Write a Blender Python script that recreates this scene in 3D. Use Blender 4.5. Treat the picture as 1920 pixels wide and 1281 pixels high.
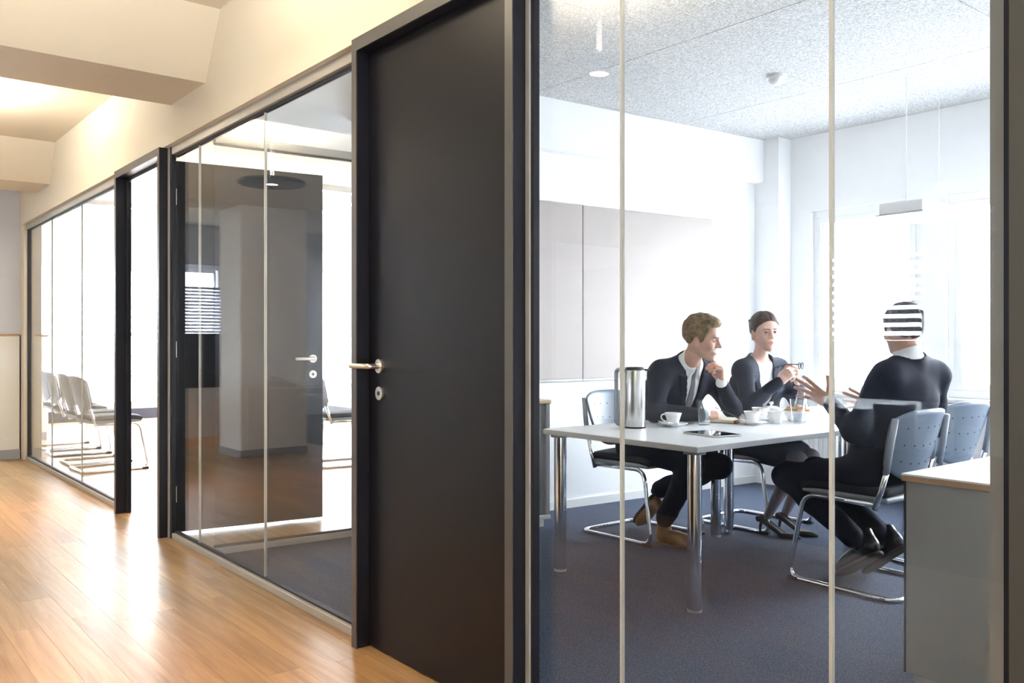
import bpy, bmesh, math, random
import numpy as np
from mathutils import Vector, Matrix

for o in list(bpy.data.objects):
    bpy.data.objects.remove(o)
sc = bpy.context.scene
COL = sc.collection
random.seed(7)
rng = np.random.default_rng(7)
R = math.radians

# ------------------------------------------------------------------ camera
cam_d = bpy.data.cameras.new('camera')
cam = bpy.data.objects.new('camera', cam_d)
COL.objects.link(cam)
cam.location = (0, 0, 1.2)
cam.rotation_euler = (R(90), 0, R(51.17))
cam_d.sensor_width = 36
cam_d.lens = 36 * 1640 / 1920
cam_d.clip_start = 0.02
cam_d.clip_end = 300
sc.camera = cam

# ------------------------------------------------------------------ render view + world
sc.view_settings.view_transform = 'Standard'
sc.view_settings.look = 'None'
sc.view_settings.gamma = 1
sc.view_settings.use_curve_mapping = False
sc.view_settings.exposure = 0.0
sc.cycles.max_bounces = 10
sc.cycles.diffuse_bounces = 6
sc.cycles.glossy_bounces = 5
sc.cycles.transmission_bounces = 8
sc.cycles.transparent_max_bounces = 40
sc.cycles.sample_clamp_indirect = 60
sc.cycles.caustics_reflective = False
sc.cycles.caustics_refractive = False
sc.cycles.use_denoising = True

SKY = 48.0
w = bpy.data.worlds.new('overcast_sky')
sc.world = w
w.use_nodes = True
bg = w.node_tree.nodes['Background']
bg.inputs[0].default_value = (0.88, 0.94, 1.0, 1)
bg.inputs[1].default_value = SKY


def portal(loc, rot, sx, sy):
    l = bpy.data.lights.new('window_portal', 'AREA')
    l.shape = 'RECTANGLE'
    l.size, l.size_y = sx, sy
    l.cycles.is_portal = True
    ob = bpy.data.objects.new('window_portal', l)
    COL.objects.link(ob)
    ob.location, ob.rotation_euler = loc, rot


portal((-2.75, 6.62, 1.55), (R(-90), 0, 0), 3.6, 1.7)      # meeting room windows, shining -Y
portal((-11.95, 6.62, 1.3), (R(-90), 0, 0), 4.7, 2.3)       # glazed room, rear windows
portal((-14.42, 4.1, 1.3), (R(90), 0, R(-90)), 4.6, 2.4)   # glazed room, end windows, shining +X
portal((-5.39, -6.2, 1.33), (R(90), 0, 0), 1.5, 2.1)          # office windows, shining +Y
portal((-13.25, -1.6, 1.7), (R(90), 0, R(-90)), 2.6, 1.5)


# ------------------------------------------------------------------ materials
def nodes_of(m):
    m.use_nodes = True
    return m.node_tree.nodes, m.node_tree.links


def mat(name, col, rough=.5, metal=0., bump=0., bscale=200., var=0., vscale=6., spec=.5, coat=0., alpha=None, sheen=0., trans=0.):
    m = bpy.data.materials.new(name)
    n, l = nodes_of(m)
    b = n['Principled BSDF']
    b.inputs['Base Color'].default_value = (*col, 1)
    b.inputs['Roughness'].default_value = rough
    b.inputs['Metallic'].default_value = metal
    b.inputs['Specular IOR Level'].default_value = spec
    b.inputs['Coat Weight'].default_value = coat
    b.inputs['Transmission Weight'].default_value = trans
    if sheen:
        b.inputs['Sheen Weight'].default_value = sheen
        b.inputs['Sheen Roughness'].default_value = .4
    g = n.new('ShaderNodeNewGeometry')
    if bump:
        t = n.new('ShaderNodeTexNoise')
        t.inputs['Scale'].default_value = bscale
        t.inputs['Detail'].default_value = 3
        l.new(g.outputs['Position'], t.inputs['Vector'])
        bp = n.new('ShaderNodeBump')
        bp.inputs['Strength'].default_value = bump
        bp.inputs['Distance'].default_value = .003
        l.new(t.outputs['Fac'], bp.inputs['Height'])
        l.new(bp.outputs['Normal'], b.inputs['Normal'])
    if var:
        t = n.new('ShaderNodeTexNoise')
        t.inputs['Scale'].default_value = vscale
        t.inputs['Detail'].default_value = 4
        l.new(g.outputs['Position'], t.inputs['Vector'])
        mx = n.new('ShaderNodeMix')
        mx.data_type = 'RGBA'
        mx.inputs['A'].default_value = (*[c * (1 - var) for c in col], 1)
        mx.inputs['B'].default_value = (*[min(1, c * (1 + var)) for c in col], 1)
        l.new(t.outputs['Fac'], mx.inputs['Factor'])
        l.new(mx.outputs['Result'], b.inputs['Base Color'])
    return m


def emit(name, col, s):
    m = bpy.data.materials.new(name)
    n, l = nodes_of(m)
    e = n.new('ShaderNodeEmission')
    e.inputs[0].default_value = (*col, 1)
    e.inputs[1].default_value = s
    l.new(e.outputs[0], n['Material Output'].inputs[0])
    return m


def thin_glass(name, tint=(.975, .985, .985), f0=.031, tex=0.):
    m = bpy.data.materials.new(name)
    n, l = nodes_of(m)
    n.remove(n['Principled BSDF'])
    g = n.new('ShaderNodeNewGeometry')
    dot = n.new('ShaderNodeVectorMath'); dot.operation = 'DOT_PRODUCT'
    l.new(g.outputs['Incoming'], dot.inputs[0]); l.new(g.outputs['Normal'], dot.inputs[1])

    def mth(op, a, b=None):
        k = n.new('ShaderNodeMath'); k.operation = op
        for i, v in enumerate((a, b)):
            if v is None: continue
            if isinstance(v, (int, float)): k.inputs[i].default_value = v
            else: l.new(v, k.inputs[i])
        return k.outputs[0]
    c = mth('ABSOLUTE', dot.outputs['Value'])
    p = mth('POWER', mth('SUBTRACT', 1., c), 5.)
    fac = mth('ADD', mth('MULTIPLY', p, 1 - f0), f0)
    tr = n.new('ShaderNodeBsdfTransparent'); tr.inputs[0].default_value = (*tint, 1)
    gl = n.new('ShaderNodeBsdfGlossy'); gl.inputs['Roughness'].default_value = 0.0
    mx = n.new('ShaderNodeMixShader')
    l.new(fac, mx.inputs[0]); l.new(tr.outputs[0], mx.inputs[1]); l.new(gl.outputs[0], mx.inputs[2])
    l.new(mx.outputs[0], n['Material Output'].inputs[0])
    return m


def parquet(name, bricks):
    """oiled oak: grain stretched along X; per-plank tone from the object's random number or, far off, from a brick pattern"""
    m = bpy.data.materials.new(name)
    n, l = nodes_of(m)
    b = n['Principled BSDF']
    g = n.new('ShaderNodeNewGeometry')
    oi = n.new('ShaderNodeObjectInfo')
    mp = n.new('ShaderNodeMapping'); mp.inputs['Scale'].default_value = (1.6, 26, 26)
    l.new(g.outputs['Position'], mp.inputs['Vector'])
    ad = n.new('ShaderNodeVectorMath'); ad.operation = 'ADD'
    cb = n.new('ShaderNodeCombineXYZ')
    mu = n.new('ShaderNodeMath'); mu.operation = 'MULTIPLY'; mu.inputs[1].default_value = 57.
    l.new(oi.outputs['Random'], mu.inputs[0]); l.new(mu.outputs[0], cb.inputs[0]); l.new(mu.outputs[0], cb.inputs[1])
    l.new(mp.outputs[0], ad.inputs[0]); l.new(cb.outputs[0], ad.inputs[1])
    t = n.new('ShaderNodeTexNoise'); t.inputs['Scale'].default_value = 1.; t.inputs['Detail'].default_value = 3 if bricks else 6; t.inputs['Roughness'].default_value = .62
    t.inputs['Distortion'].default_value = .6
    l.new(ad.outputs[0], t.inputs['Vector'])
    cr = n.new('ShaderNodeValToRGB')
    e = cr.color_ramp.elements
    e[0].position, e[0].color = .28, (.30, .175, .074, 1)
    e[1].position, e[1].color = .72, (.52, .345, .175, 1)
    l.new(t.outputs['Fac'], cr.inputs['Fac'])
    hs = n.new('ShaderNodeHueSaturation')
    l.new(cr.outputs['Color'], hs.inputs['Color'])
    mr = n.new('ShaderNodeMapRange'); mr.inputs['To Min'].default_value = .8; mr.inputs['To Max'].default_value = 1.14
    if bricks:
        br = n.new('ShaderNodeTexBrick')
        br.inputs['Scale'].default_value = 1.; br.inputs['Brick Width'].default_value = 1.5; br.inputs['Row Height'].default_value = .13
        br.inputs['Mortar Size'].default_value = .002
        br.inputs['Color1'].default_value = (0, 0, 0, 1); br.inputs['Color2'].default_value = (1, 1, 1, 1); br.inputs['Mortar'].default_value = (0, 0, 0, 1)
        l.new(g.outputs['Position'], br.inputs['Vector'])
        l.new(br.outputs['Color'], mr.inputs['Value'])
    else:
        l.new(oi.outputs['Random'], mr.inputs['Value'])
    l.new(mr.outputs[0], hs.inputs['Value'])
    l.new(hs.outputs['Color'], b.inputs['Base Color'])
    b.inputs['Roughness'].default_value = .34
    b.inputs['Specular IOR Level'].default_value = .55
    bp = n.new('ShaderNodeBump'); bp.inputs['Strength'].default_value = .0 if bricks else .05; bp.inputs['Distance'].default_value = .002
    l.new(t.outputs['Fac'], bp.inputs['Height']); l.new(bp.outputs['Normal'], b.inputs['Normal'])
    return m


def speckle(name, c1, c2, scale, rough=.95, bump=.6, dist=.004):
    m = bpy.data.materials.new(name)
    n, l = nodes_of(m)
    b = n['Principled BSDF']
    g = n.new('ShaderNodeNewGeometry')
    t = n.new('ShaderNodeTexNoise'); t.inputs['Scale'].default_value = scale; t.inputs['Detail'].default_value = 4; t.inputs['Roughness'].default_value = .7
    l.new(g.outputs['Position'], t.inputs['Vector'])
    cr = n.new('ShaderNodeValToRGB')
    e = cr.color_ramp.elements
    e[0].position, e[0].color = .36, (*c1, 1)
    e[1].position, e[1].color = .64, (*c2, 1)
    l.new(t.outputs['Fac'], cr.inputs['Fac']); l.new(cr.outputs['Color'], b.inputs['Base Color'])
    b.inputs['Roughness'].default_value = rough
    b.inputs['Specular IOR Level'].default_value = .2
    bp = n.new('ShaderNodeBump'); bp.inputs['Strength'].default_value = bump; bp.inputs['Distance'].default_value = dist
    l.new(t.outputs['Fac'], bp.inputs['Height']); l.new(bp.outputs['Normal'], b.inputs['Normal'])
    return m


M = {}
M['cream'] = mat('cream_wall_paint', (.73, .68, .57), .85, bump=.05, bscale=60)
M['white'] = mat('white_wall_paint', (.90, .90, .90), .85, bump=.05, bscale=60)
M['ceilpaint'] = mat('ceiling_paint', (.68, .62, .51), .9, bump=.05, bscale=60)
M['bluewall'] = mat('cool_white_wall_paint', (.60, .63, .70), .85)
M['parquet'] = parquet('oak_parquet_plank', False)
M['parquet_far'] = parquet('oak_parquet', True)
M['joint'] = mat('parquet_joint', (.20, .12, .055), .8)
M['carpet'] = speckle('blue_grey_carpet', (.024, .032, .054), (.115, .142, .205), 170, bump=.8)
M['office_floor_dim'] = mat('dimmed_office_floor', (.035, .036, .042), .95, var=.2, vscale=8)  # unseen floor coloured dark so its reflection in the glass stays faint
M['acoustic'] = speckle('wood_wool_panel', (.36, .36, .37), (.84, .84, .83), 105, bump=.9)
M['glass'] = thin_glass('partition_glass')
M['wglass'] = thin_glass('window_glass', (.98, .99, 1.), .03)
M['joint_clear'] = mat('glass_joint_strip', (.46, .46, .42), .4, var=.05)
M['alu'] = mat('brushed_aluminium', (.60, .60, .60), .38, .85, var=.05, vscale=30)
M['alu_paint'] = mat('light_grey_profile', (.44, .43, .40), .45, 0.2)
M['gasket'] = mat('dark_gasket', (.02, .022, .035), .6)
M['black'] = mat('black_door_lacquer', (.008, .008, .012), .34, spec=.24, var=.06)
M['frame_black'] = mat('black_frame_lacquer', (.010, .010, .016), .42, spec=.3)
M['frame_lit'] = mat('lit_frame_face', (.085, .082, .08), .35)  # black frame's front faces, coloured lighter for the light they catch
M['edge_panel'] = mat('dark_olive_panel', (.045, .043, .036), .5)
M['nickel'] = mat('satin_nickel', (.72, .68, .62), .28, 1.)
M['chrome'] = mat('chrome', (.82, .83, .85), .09, 1.)
M['steel'] = mat('brushed_steel', (.66, .66, .66), .24, 1., var=.06, vscale=40)
M['tabletop'] = mat('light_grey_laminate', (.74, .75, .76), .32, spec=.5)
M['tableedge'] = mat('grey_edge_band', (.50, .51, .53), .5)
M['plastic_grey'] = mat('grey_plastic', (.30, .33, .38), .45)
M['shell'] = mat('blue_grey_shell_plastic', (.16, .20, .26), .36)
M['seat_dark'] = mat('black_seat_fabric', (.018, .019, .024), .9)
M['seat_grey'] = mat('grey_seat_fabric', (.055, .058, .068), .9)
M['rubber'] = mat('black_rubber', (.015, .015, .016), .7)
M['cabinet_white'] = mat('white_cabinet_laminate', (.78, .78, .76), .45)
M['sideboard_front'] = mat('sideboard_grey', (.30, .305, .305), .5)  # grey of the sideboard body and doors and of the side profile
M['ground'] = mat('street_asphalt', (.40, .40, .40), .9, var=.1, vscale=.3)
M['cabinet_grey'] = mat('grey_cabinet_laminate', (.50, .50, .50), .5)
M['wood_edge'] = mat('beech_edge_band', (.42, .27, .16), .45, var=.15, vscale=30)
M['oak_light'] = mat('light_oak_board', (.62, .48, .32), .5, var=.15, vscale=20)
M['tambour'] = mat('grey_tambour', (.44, .45, .48), .4, .2)
M['pinboard'] = mat('pale_felt_pinboard', (.47, .42, .395), .95, bump=.2, bscale=500)
M['porcelain'] = mat('white_porcelain', (.90, .90, .90), .16, coat=.4)
M['drink_glass'] = thin_glass('drinking_glass', (.97, .98, .985), .05)
M['water'] = thin_glass('water', (.93, .96, .97), .03)
M['black_glass'] = mat('black_screen_glass', (.010, .010, .013), .06, spec=.7)
M['navy'] = mat('navy_lacquer', (.012, .014, .030), .35)
M['base_grey'] = mat('grey_baseboard', (.36, .38, .42), .5)
M['lamp_disc'] = mat('dark_lamp_disc', (.055, .06, .085), .45, .3)
M['lamp_white'] = mat('white_lamp_housing', (.80, .80, .80), .5)
M['lamp_glow'] = emit('lamp_glow', (1., .93, .80), 30)
M['facade'] = mat('pale_facade_render', (.82, .80, .77), .9)
M['facade_glass'] = mat('facade_window_glass', (.16, .25, .30), .15)
M['slat'] = mat('aluminium_blind_slat', (.55, .58, .66), .5)
M['paper'] = mat('notebook_paper', (.84, .79, .62), .8)
M['leather_brown'] = mat('brown_leather', (.22, .105, .030), .36, var=.2, vscale=25)
M['leather_black'] = mat('black_leather', (.010, .010, .012), .22)
M['sole'] = mat('dark_shoe_sole', (.05, .028, .018), .7)
M['heel_leather'] = mat('taupe_suede_leather', (.055, .045, .042), .6)
def skin(name, col, lip, stub):
    """skin tone with lip colour and beard shadow by the head's own vertex masks"""
    m = mat(name, col, .48)
    n, l = nodes_of(m)
    b = n['Principled BSDF']
    g = n.new('ShaderNodeNewGeometry')
    t = n.new('ShaderNodeTexNoise'); t.inputs['Scale'].default_value = 60
    l.new(g.outputs['Position'], t.inputs['Vector'])
    mr = n.new('ShaderNodeMapRange'); mr.inputs['To Min'].default_value = .93; mr.inputs['To Max'].default_value = 1.06
    l.new(t.outputs['Fac'], mr.inputs['Value'])
    hs = n.new('ShaderNodeHueSaturation'); hs.inputs['Color'].default_value = (*col, 1)
    l.new(mr.outputs[0], hs.inputs['Value'])
    prev = hs.outputs['Color']
    for at, c in (('stubble', stub), ('lip', lip)):
        a = n.new('ShaderNodeAttribute'); a.attribute_name = at
        mx = n.new('ShaderNodeMix'); mx.data_type = 'RGBA'
        l.new(a.outputs['Fac'], mx.inputs['Factor']); l.new(prev, mx.inputs['A']); mx.inputs['B'].default_value = (*c, 1)
        prev = mx.outputs['Result']
    l.new(prev, b.inputs['Base Color'])
    return m


M['skin1'] = skin('skin_fair', (.62, .36, .265), (.52, .24, .20), (.48, .29, .21))
M['skin2'] = skin('skin_pale', (.70, .45, .36), (.56, .26, .23), (.7, .45, .36))
M['skin3'] = skin('skin_tan', (.56, .32, .235), (.48, .22, .18), (.42, .25, .19))
M['teeth'] = mat('teeth', (.85, .82, .76), .3)
M['eye_white'] = mat('eye_white', (.78, .77, .76), .25)
M['iris'] = mat('eye_iris', (.05, .06, .07), .15)
M['hair_blond'] = speckle('dark_blond_hair', (.10, .065, .030), (.30, .205, .105), 45, .55, .8, .006)
M['hair_brown'] = speckle('brown_hair', (.045, .030, .022), (.13, .09, .065), 45, .55, .8, .006)
M['hair_dark'] = speckle('dark_brown_hair', (.012, .010, .010), (.04, .032, .028), 45, .55, .8, .006)
M['brow_blond'] = mat('blond_brow', (.12, .075, .035), .8)
M['brow_brown'] = mat('brown_brow', (.035, .022, .016), .8)
M['suit_navy'] = mat('dark_navy_suiting', (.0068, .0078, .0195), .85, spec=.25, var=.12, vscale=14)
M['suit_black'] = mat('midnight_blue_suiting', (.0100, .0122, .0265), .8, spec=.25, var=.12, vscale=14)
M['suit_grey'] = mat('charcoal_suiting', (.042, .047, .066), .85, spec=.25, var=.12, vscale=14)
M['shirt'] = mat('white_shirt_cotton', (.82, .83, .85), .8)
M['tie'] = mat('grey_silk_tie', (.17, .17, .20), .45)
M['tights'] = mat('mauve_grey_tights', (.255, .205, .215), .6)
M['pastry'] = mat('pastry_crust', (.62, .34, .14), .6, bump=.4, bscale=120, var=.3, vscale=40)
M['leaf'] = mat('palm_leaf_green', (.05, .12, .04), .5)
M['terracotta'] = mat('grey_planter', (.30, .30, .31), .6)
M['concrete'] = mat('pale_concrete', (.55, .55, .54), .9)


# ------------------------------------------------------------------ mesh helpers
def tag(o, label=None, cat=None, group=None, kind=None):
    if label: o['label'] = label
    if cat: o['category'] = cat
    if group: o['group'] = group
    if kind: o['kind'] = kind
    return o


def empty(name, loc=(0, 0, 0), rz=0., parent=None):
    o = bpy.data.objects.new(name, None)
    COL.objects.link(o)
    o.empty_display_size = .1
    o.location = loc
    o.rotation_euler = (0, 0, rz)
    o.parent = parent
    return o


class MB:
    """collects shapes in one bmesh"""
    def __init__(s):
        s.bm = bmesh.new()

    def box(s, x0, x1, y0, y1, z0, z1, bev=0., seg=1, rot=None, piv=None):
        r = bmesh.ops.create_cube(s.bm, size=1.)
        vs = r['verts']
        bmesh.ops.scale(s.bm, vec=(x1 - x0, y1 - y0, z1 - z0), verts=vs)
        if bev:
            es = list({e for v in vs for e in v.link_edges})
            rb = bmesh.ops.bevel(s.bm, geom=es, offset=bev, segments=seg, affect='EDGES', profile=.5)
            vs = list({v for f in rb['faces'] for v in f.verts} | {v for v in vs if v.is_valid})
        bmesh.ops.translate(s.bm, vec=((x0 + x1) / 2, (y0 + y1) / 2, (z0 + z1) / 2), verts=vs)
        if rot is not None:
            bmesh.ops.rotate(s.bm, cent=piv or (0, 0, 0), matrix=rot, verts=vs)
        return s

    def cyl(s, c, r, h, seg=24, r2=None, axis='Z'):
        m = Matrix.Translation(Vector(c))
        if axis == 'X': m = m @ Matrix.Rotation(R(90), 4, 'Y')
        if axis == 'Y': m = m @ Matrix.Rotation(R(-90), 4, 'X')
        bmesh.ops.create_cone(s.bm, cap_ends=True, segments=seg, radius1=r, radius2=r if r2 is None else r2, depth=h, matrix=m)
        return s

    def sph(s, c, r, seg=16, sc=(1, 1, 1)):
        m = Matrix.Translation(Vector(c)) @ Matrix.Diagonal((*sc, 1))
        bmesh.ops.create_uvsphere(s.bm, u_segments=seg, v_segments=max(6, seg // 2), radius=r, matrix=m)
        return s

    def lathe(s, prof, c=(0, 0, 0), seg=32, close=True):
        rings = []
        for r, z in prof:
            if r < 1e-5:
                rings.append([s.bm.verts.new((c[0], c[1], c[2] + z))])
            else:
                rings.append([s.bm.verts.new((c[0] + r * math.cos(2 * math.pi * i / seg), c[1] + r * math.sin(2 * math.pi * i / seg), c[2] + z)) for i in range(seg)])
        for a, b in zip(rings, rings[1:]):
            for i in range(seg):
                j = (i + 1) % seg
                q = []
                for v in (a[i % len(a)], a[j % len(a)], b[j % len(b)], b[i % len(b)]):
                    if v not in q: q.append(v)
                if len(q) > 2: s.bm.faces.new(q)
        return s

    def tube(s, pts, r, seg=10, fillet=0., closed=False, r2=None):
        P = [Vector(p) for p in pts]
        if fillet:
            Q = []
            n = len(P)
            for i, p in enumerate(P):
                if not closed and i in (0, n - 1):
                    Q.append(p); continue
                a, b = P[i - 1], P[(i + 1) % n]
                da, db = (a - p), (b - p)
                f = min(fillet, da.length * .48, db.length * .48)
                A, B = p + da.normalized() * f, p + db.normalized() * f
                for k in range(6):
                    t = k / 5
                    Q.append(A * (1 - t) ** 2 + p * 2 * t * (1 - t) + B * t * t)
            P = Q
        n = len(P)
        up = None
        rings = []
        for i, p in enumerate(P):
            if closed: d = (P[(i + 1) % n] - P[i - 1])
            else: d = P[min(i + 1, n - 1)] - P[max(i - 1, 0)]
            d.normalize()
            if up is None:
                up = Vector((0, 0, 1)) if abs(d.z) < .9 else Vector((0, 1, 0))
            u = (up - d * up.dot(d))
            if u.length < 1e-4: u = d.orthogonal()
            u.normalize(); up = u
            v = d.cross(u)
            rr = r if r2 is None else r + (r2 - r) * i / (n - 1)
            rings.append([s.bm.verts.new(p + (u * math.cos(2 * math.pi * k / seg) + v * math.sin(2 * math.pi * k / seg)) * rr) for k in range(seg)])
        prs = list(zip(rings, rings[1:])) + ([(rings[-1], rings[0])] if closed else [])
        for a, b in prs:
            for k in range(seg):
                s.bm.faces.new((a[k], a[(k + 1) % seg], b[(k + 1) % seg], b[k]))
        if not closed:
            s.bm.faces.new(rings[0][::-1]); s.bm.faces.new(rings[-1])
        return s

    def prism(s, poly, z0, z1):
        a = [s.bm.verts.new((x, y, z0)) for x, y in poly]
        b = [s.bm.verts.new((x, y, z1)) for x, y in poly]
        n = len(poly)
        s.bm.faces.new(a[::-1]); s.bm.faces.new(b)
        for i in range(n):
            s.bm.faces.new((a[i], a[(i + 1) % n], b[(i + 1) % n], b[i]))
        return s

    def shell(s, fn, nu, nv, th):
        """thickened parametric sheet; fn(u,v)->Vector"""
        G = [[Vector(fn(i / nu, j / nv)) for j in range(nv + 1)] for i in range(nu + 1)]
        A = []; B = []
        for i in range(nu + 1):
            ra = []; rb = []
            for j in range(nv + 1):
                du = G[min(i + 1, nu)][j] - G[max(i - 1, 0)][j]
                dv = G[i][min(j + 1, nv)] - G[i][max(j - 1, 0)]
                nn = du.cross(dv)
                nn = nn.normalized() if nn.length > 1e-9 else Vector((1, 0, 0))
                ra.append(s.bm.verts.new(G[i][j] + nn * th / 2)); rb.append(s.bm.verts.new(G[i][j] - nn * th / 2))
            A.append(ra); B.append(rb)
        for i in range(nu):
            for j in range(nv):
                s.bm.faces.new((A[i][j], A[i + 1][j], A[i + 1][j + 1], A[i][j + 1]))
                s.bm.faces.new((B[i][j + 1], B[i + 1][j + 1], B[i + 1][j], B[i][j]))
        for j in range(nv):
            s.bm.faces.new((A[0][j], A[0][j + 1], B[0][j + 1], B[0][j]))
            s.bm.faces.new((A[nu][j + 1], A[nu][j], B[nu][j], B[nu][j + 1]))
        for i in range(nu):
            s.bm.faces.new((A[i + 1][0], A[i][0], B[i][0], B[i + 1][0]))
            s.bm.faces.new((A[i][nv], A[i + 1][nv], B[i + 1][nv], B[i][nv]))
        return s

    def build(s, name, m, parent=None, smooth=False, loc=None, rz=None):
        bmesh.ops.recalc_face_normals(s.bm, faces=s.bm.faces)
        me = bpy.data.meshes.new(name)
        s.bm.to_mesh(me); s.bm.free()
        me.materials.append(m)
        if smooth:
            me.shade_smooth()
            if smooth == 'auto':
                for p in me.polygons: p.use_smooth = True
                me.set_sharp_from_angle(angle=R(38))
        o = bpy.data.objects.new(name, me)
        COL.objects.link(o)
        if parent: o.parent = parent
        if loc: o.location = loc
        if rz is not None: o.rotation_euler = (0, 0, rz)
        return o


def bx(name, m, b, parent=None, bev=0.):
    return MB().box(*b, bev=bev).build(name, m, parent)


def struct(name, m, b, label=None, bev=0.):
    return tag(bx(name, m, b, None, bev), label, None, None, 'structure')


def copy_tree(o, parent=None):
    c = o.copy(); COL.objects.link(c); c.parent = parent
    for ch in list(o.children): copy_tree(ch, c)
    return c


# ================================================================== THE SETTING
ZC = 2.95         # corridor ceiling
ZM = 2.90         # room ceilings
YG = 1.75         # glass plane of the corridor wall

# floors ------------------------------------------------------------
fl = struct('floor', M['joint'], (-10.15, 1.6, -1.10, 1.80, -.06, -.012), 'oak plank parquet floor of the corridor')
base_plank = None
W_ = .13
row = 0
y = 1.80
while y > -1.09:
    x = -10.15 - rng.uniform(0, 1.2)
    while x < 1.6:
        L = rng.uniform(1.15, 1.75)
        a, b = max(x, -10.15), min(x + L, 1.6)
        if b - a > .05:
            if base_plank is None:
                base_plank = MB().box(-.5, .5, -.5, .5, -.012, 0).build('plank', M['parquet'], fl)
                pk = base_plank
            else:
                pk = base_plank.copy(); COL.objects.link(pk); pk.parent = fl
            pk.location = ((a + b) / 2, y - W_ / 2, rng.uniform(-.0004, 0))
            pk.scale = (b - a - .0009, W_ - .0009, 1)
        x += L
    y -= W_
struct('floor_office', M['office_floor_dim'], (-13.4, 5.0, -6.2, -1.11, -.06, 0), 'open office floor, coloured dark to dim its reflection')
struct('floor_office_end', M['parquet_far'], (-13.4, -10.15, -1.11, .9, -.06, 0), 'oak parquet floor beside the reception counter')
struct('floor_glazed_room', M['parquet_far'], (-14.4, -4.90, 1.80, 6.6, -.06, 0), 'pale sunlit parquet floor of the glazed room')
struct('floor_carpet', M['carpet'], (-4.90, -.62, 1.80, 6.6, -.06, .001), 'dark blue grey carpet of the meeting room')

# corridor ceiling, beams, columns ----------------------------------
struct('ceiling', M['ceilpaint'], (-13.4, 5.0, -6.2, 1.86, ZC, ZC + .1), 'cream corridor ceiling')


def beam(x0, x1):
    """haunched beam: bottom x0..x1 at 2.61, wider at the ceiling"""
    b = MB()
    prof = [(x0, 2.612), (x1, 2.612), (x1 + .22, ZC), (x0 - .22, ZC)]
    A = [b.bm.verts.new((px, -6.2, pz)) for px, pz in prof]
    B = [b.bm.verts.new((px, 1.70, pz)) for px, pz in prof]
    b.bm.faces.new(A); b.bm.faces.new(B[::-1])
    for i in range(4):
        b.bm.faces.new((A[i], A[(i + 1) % 4], B[(i + 1) % 4], B[i]))
    o = b.build('trim_ceiling_beam', M['ceilpaint'])
    tag(o, None, None, None, 'structure')
    return o


BEAMS = [(-1.46, -.86), (-5.35, -4.77), (-9.30, -8.72)]
for i, (a, b) in enumerate(BEAMS):
    beam(a, b)['label'] = ['cream ceiling beam nearest the black door', 'cream ceiling beam meeting the wall above the middle glass', 'cream ceiling beam at the far end of the corridor'][i]
for i, (a, b) in enumerate(BEAMS):
    if i == 0: continue
    c = struct('column', M['white'], (a - .04, b - .04, -.70, .03, 0, 2.62), ['', 'white square column in the middle of the corridor', 'white square column by the reception counter'][i])
    k = MB()
    k.box(a - .052, b - .028, -.712, .042, 0, .075, bev=.004)
    k.build('baseboard', M['base_grey'], c)

# corridor wall above the glass -------------------------------------
struct('wall_header', M['cream'], (-10.15, .9, 1.69, 1.86, 2.385, ZC), 'cream wall above the glass partitions')
struct('wall_far_pier', M['cream'], (-10.15, -9.98, 1.70, 1.86, 0, 2.385), 'narrow cream pier where the far glass ends')
wl = struct('wall_left', M['bluewall'], (-10.30, -10.15, .75, 1.70, 0, ZC), 'cool white end wall of the corridor')
d = bx('dado_panel', M['cabinet_white'], (-10.15, -10.125, .78, 1.685, .10, 1.255), wl, .002)
bx('dado_rail', M['wood_edge'], (-10.16, -10.115, .77, 1.69, 1.255, 1.275), wl, .002)
bx('shadow_gap', M['gasket'], (-10.15, -10.13, 1.685, 1.70, .0, 1.27), wl)
tag(bx('baseboard_left', M['base_grey'], (-10.15, -10.12, .78, 1.69, 0, .10), None, .002), 'grey baseboard under the cream dado panel', None, None, 'structure')
struct('wall_glazed_room_front', M['white'], (-14.4, -10.15, 1.78, 1.86, 0, ZM), 'white front wall of the glazed room beyond the glass')

# glass partition sections -------------------------------------------
Z0, Z1 = .036, 2.335


def glass_section(name, xs, label, jw):
    """floor to ceiling glazing in the corridor wall; xs: pane borders from left to right"""
    root = empty(name, (0, 0, 0))
    tag(root, label, None, None, 'structure')
    a, b = xs[0], xs[-1]
    bx('bottom_rail', M['alu_paint'], (a, b, YG - .03, YG + .03, 0, Z0), root, .002)
    bx('top_rail', M['alu_paint'], (a, b, YG - .03, YG + .03, Z1, 2.385), root, .002)
    bx('bottom_gasket', M['gasket'], (a, b, YG - .011, YG + .011, Z0, Z0 + .011), root)
    bx('top_gasket', M['gasket'], (a, b, YG - .011, YG + .011, Z1 - .012, Z1), root)
    for i, (p, q) in enumerate(zip(xs, xs[1:])):
        u = p + (jw / 2 if i else 0); v = q - (jw / 2 if i < len(xs) - 2 else 0)
        bx('pane', M['glass'], (u, v, YG - .005, YG + .005, Z0 + .011, Z1 - .012), root)
    for x in xs[1:-1]:
        bx('joint_strip', M['joint_clear'], (x - jw / 2, x + jw / 2, YG - .006, YG + .006, Z0 + .011, Z1 - .012), root)
    return root


g1 = glass_section('window_1', [-2.035, -1.689, -1.055, -.685], 'three-pane glass wall in front of the meeting room', .007)
g2 = glass_section('window_2', [-5.43, -5.026, -4.103, -3.09], 'three-pane glass wall between the two black doors', .008)
g3 = glass_section('window_3', [-9.98, -8.918, -7.793, -6.515], 'far three-pane glass wall of the glazed room', .009)
bx('side_gasket', M['gasket'], (-9.98, -9.965, YG - .02, YG + .02, .03, Z1), g3)
bx('side_post', M['frame_black'], (-.685, -.668, YG - .04, YG + .05, 0, 2.385), g1)
bx('side_profile', M['sideboard_front'], (-.728, -.686, YG + .006, YG + .05, 0, 2.385), g1)
struct('wall_right', M['edge_panel'], (-.668, .9, 1.69, 1.86, 0, 2.385), 'dark panel at the right edge beside the glass')


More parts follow.
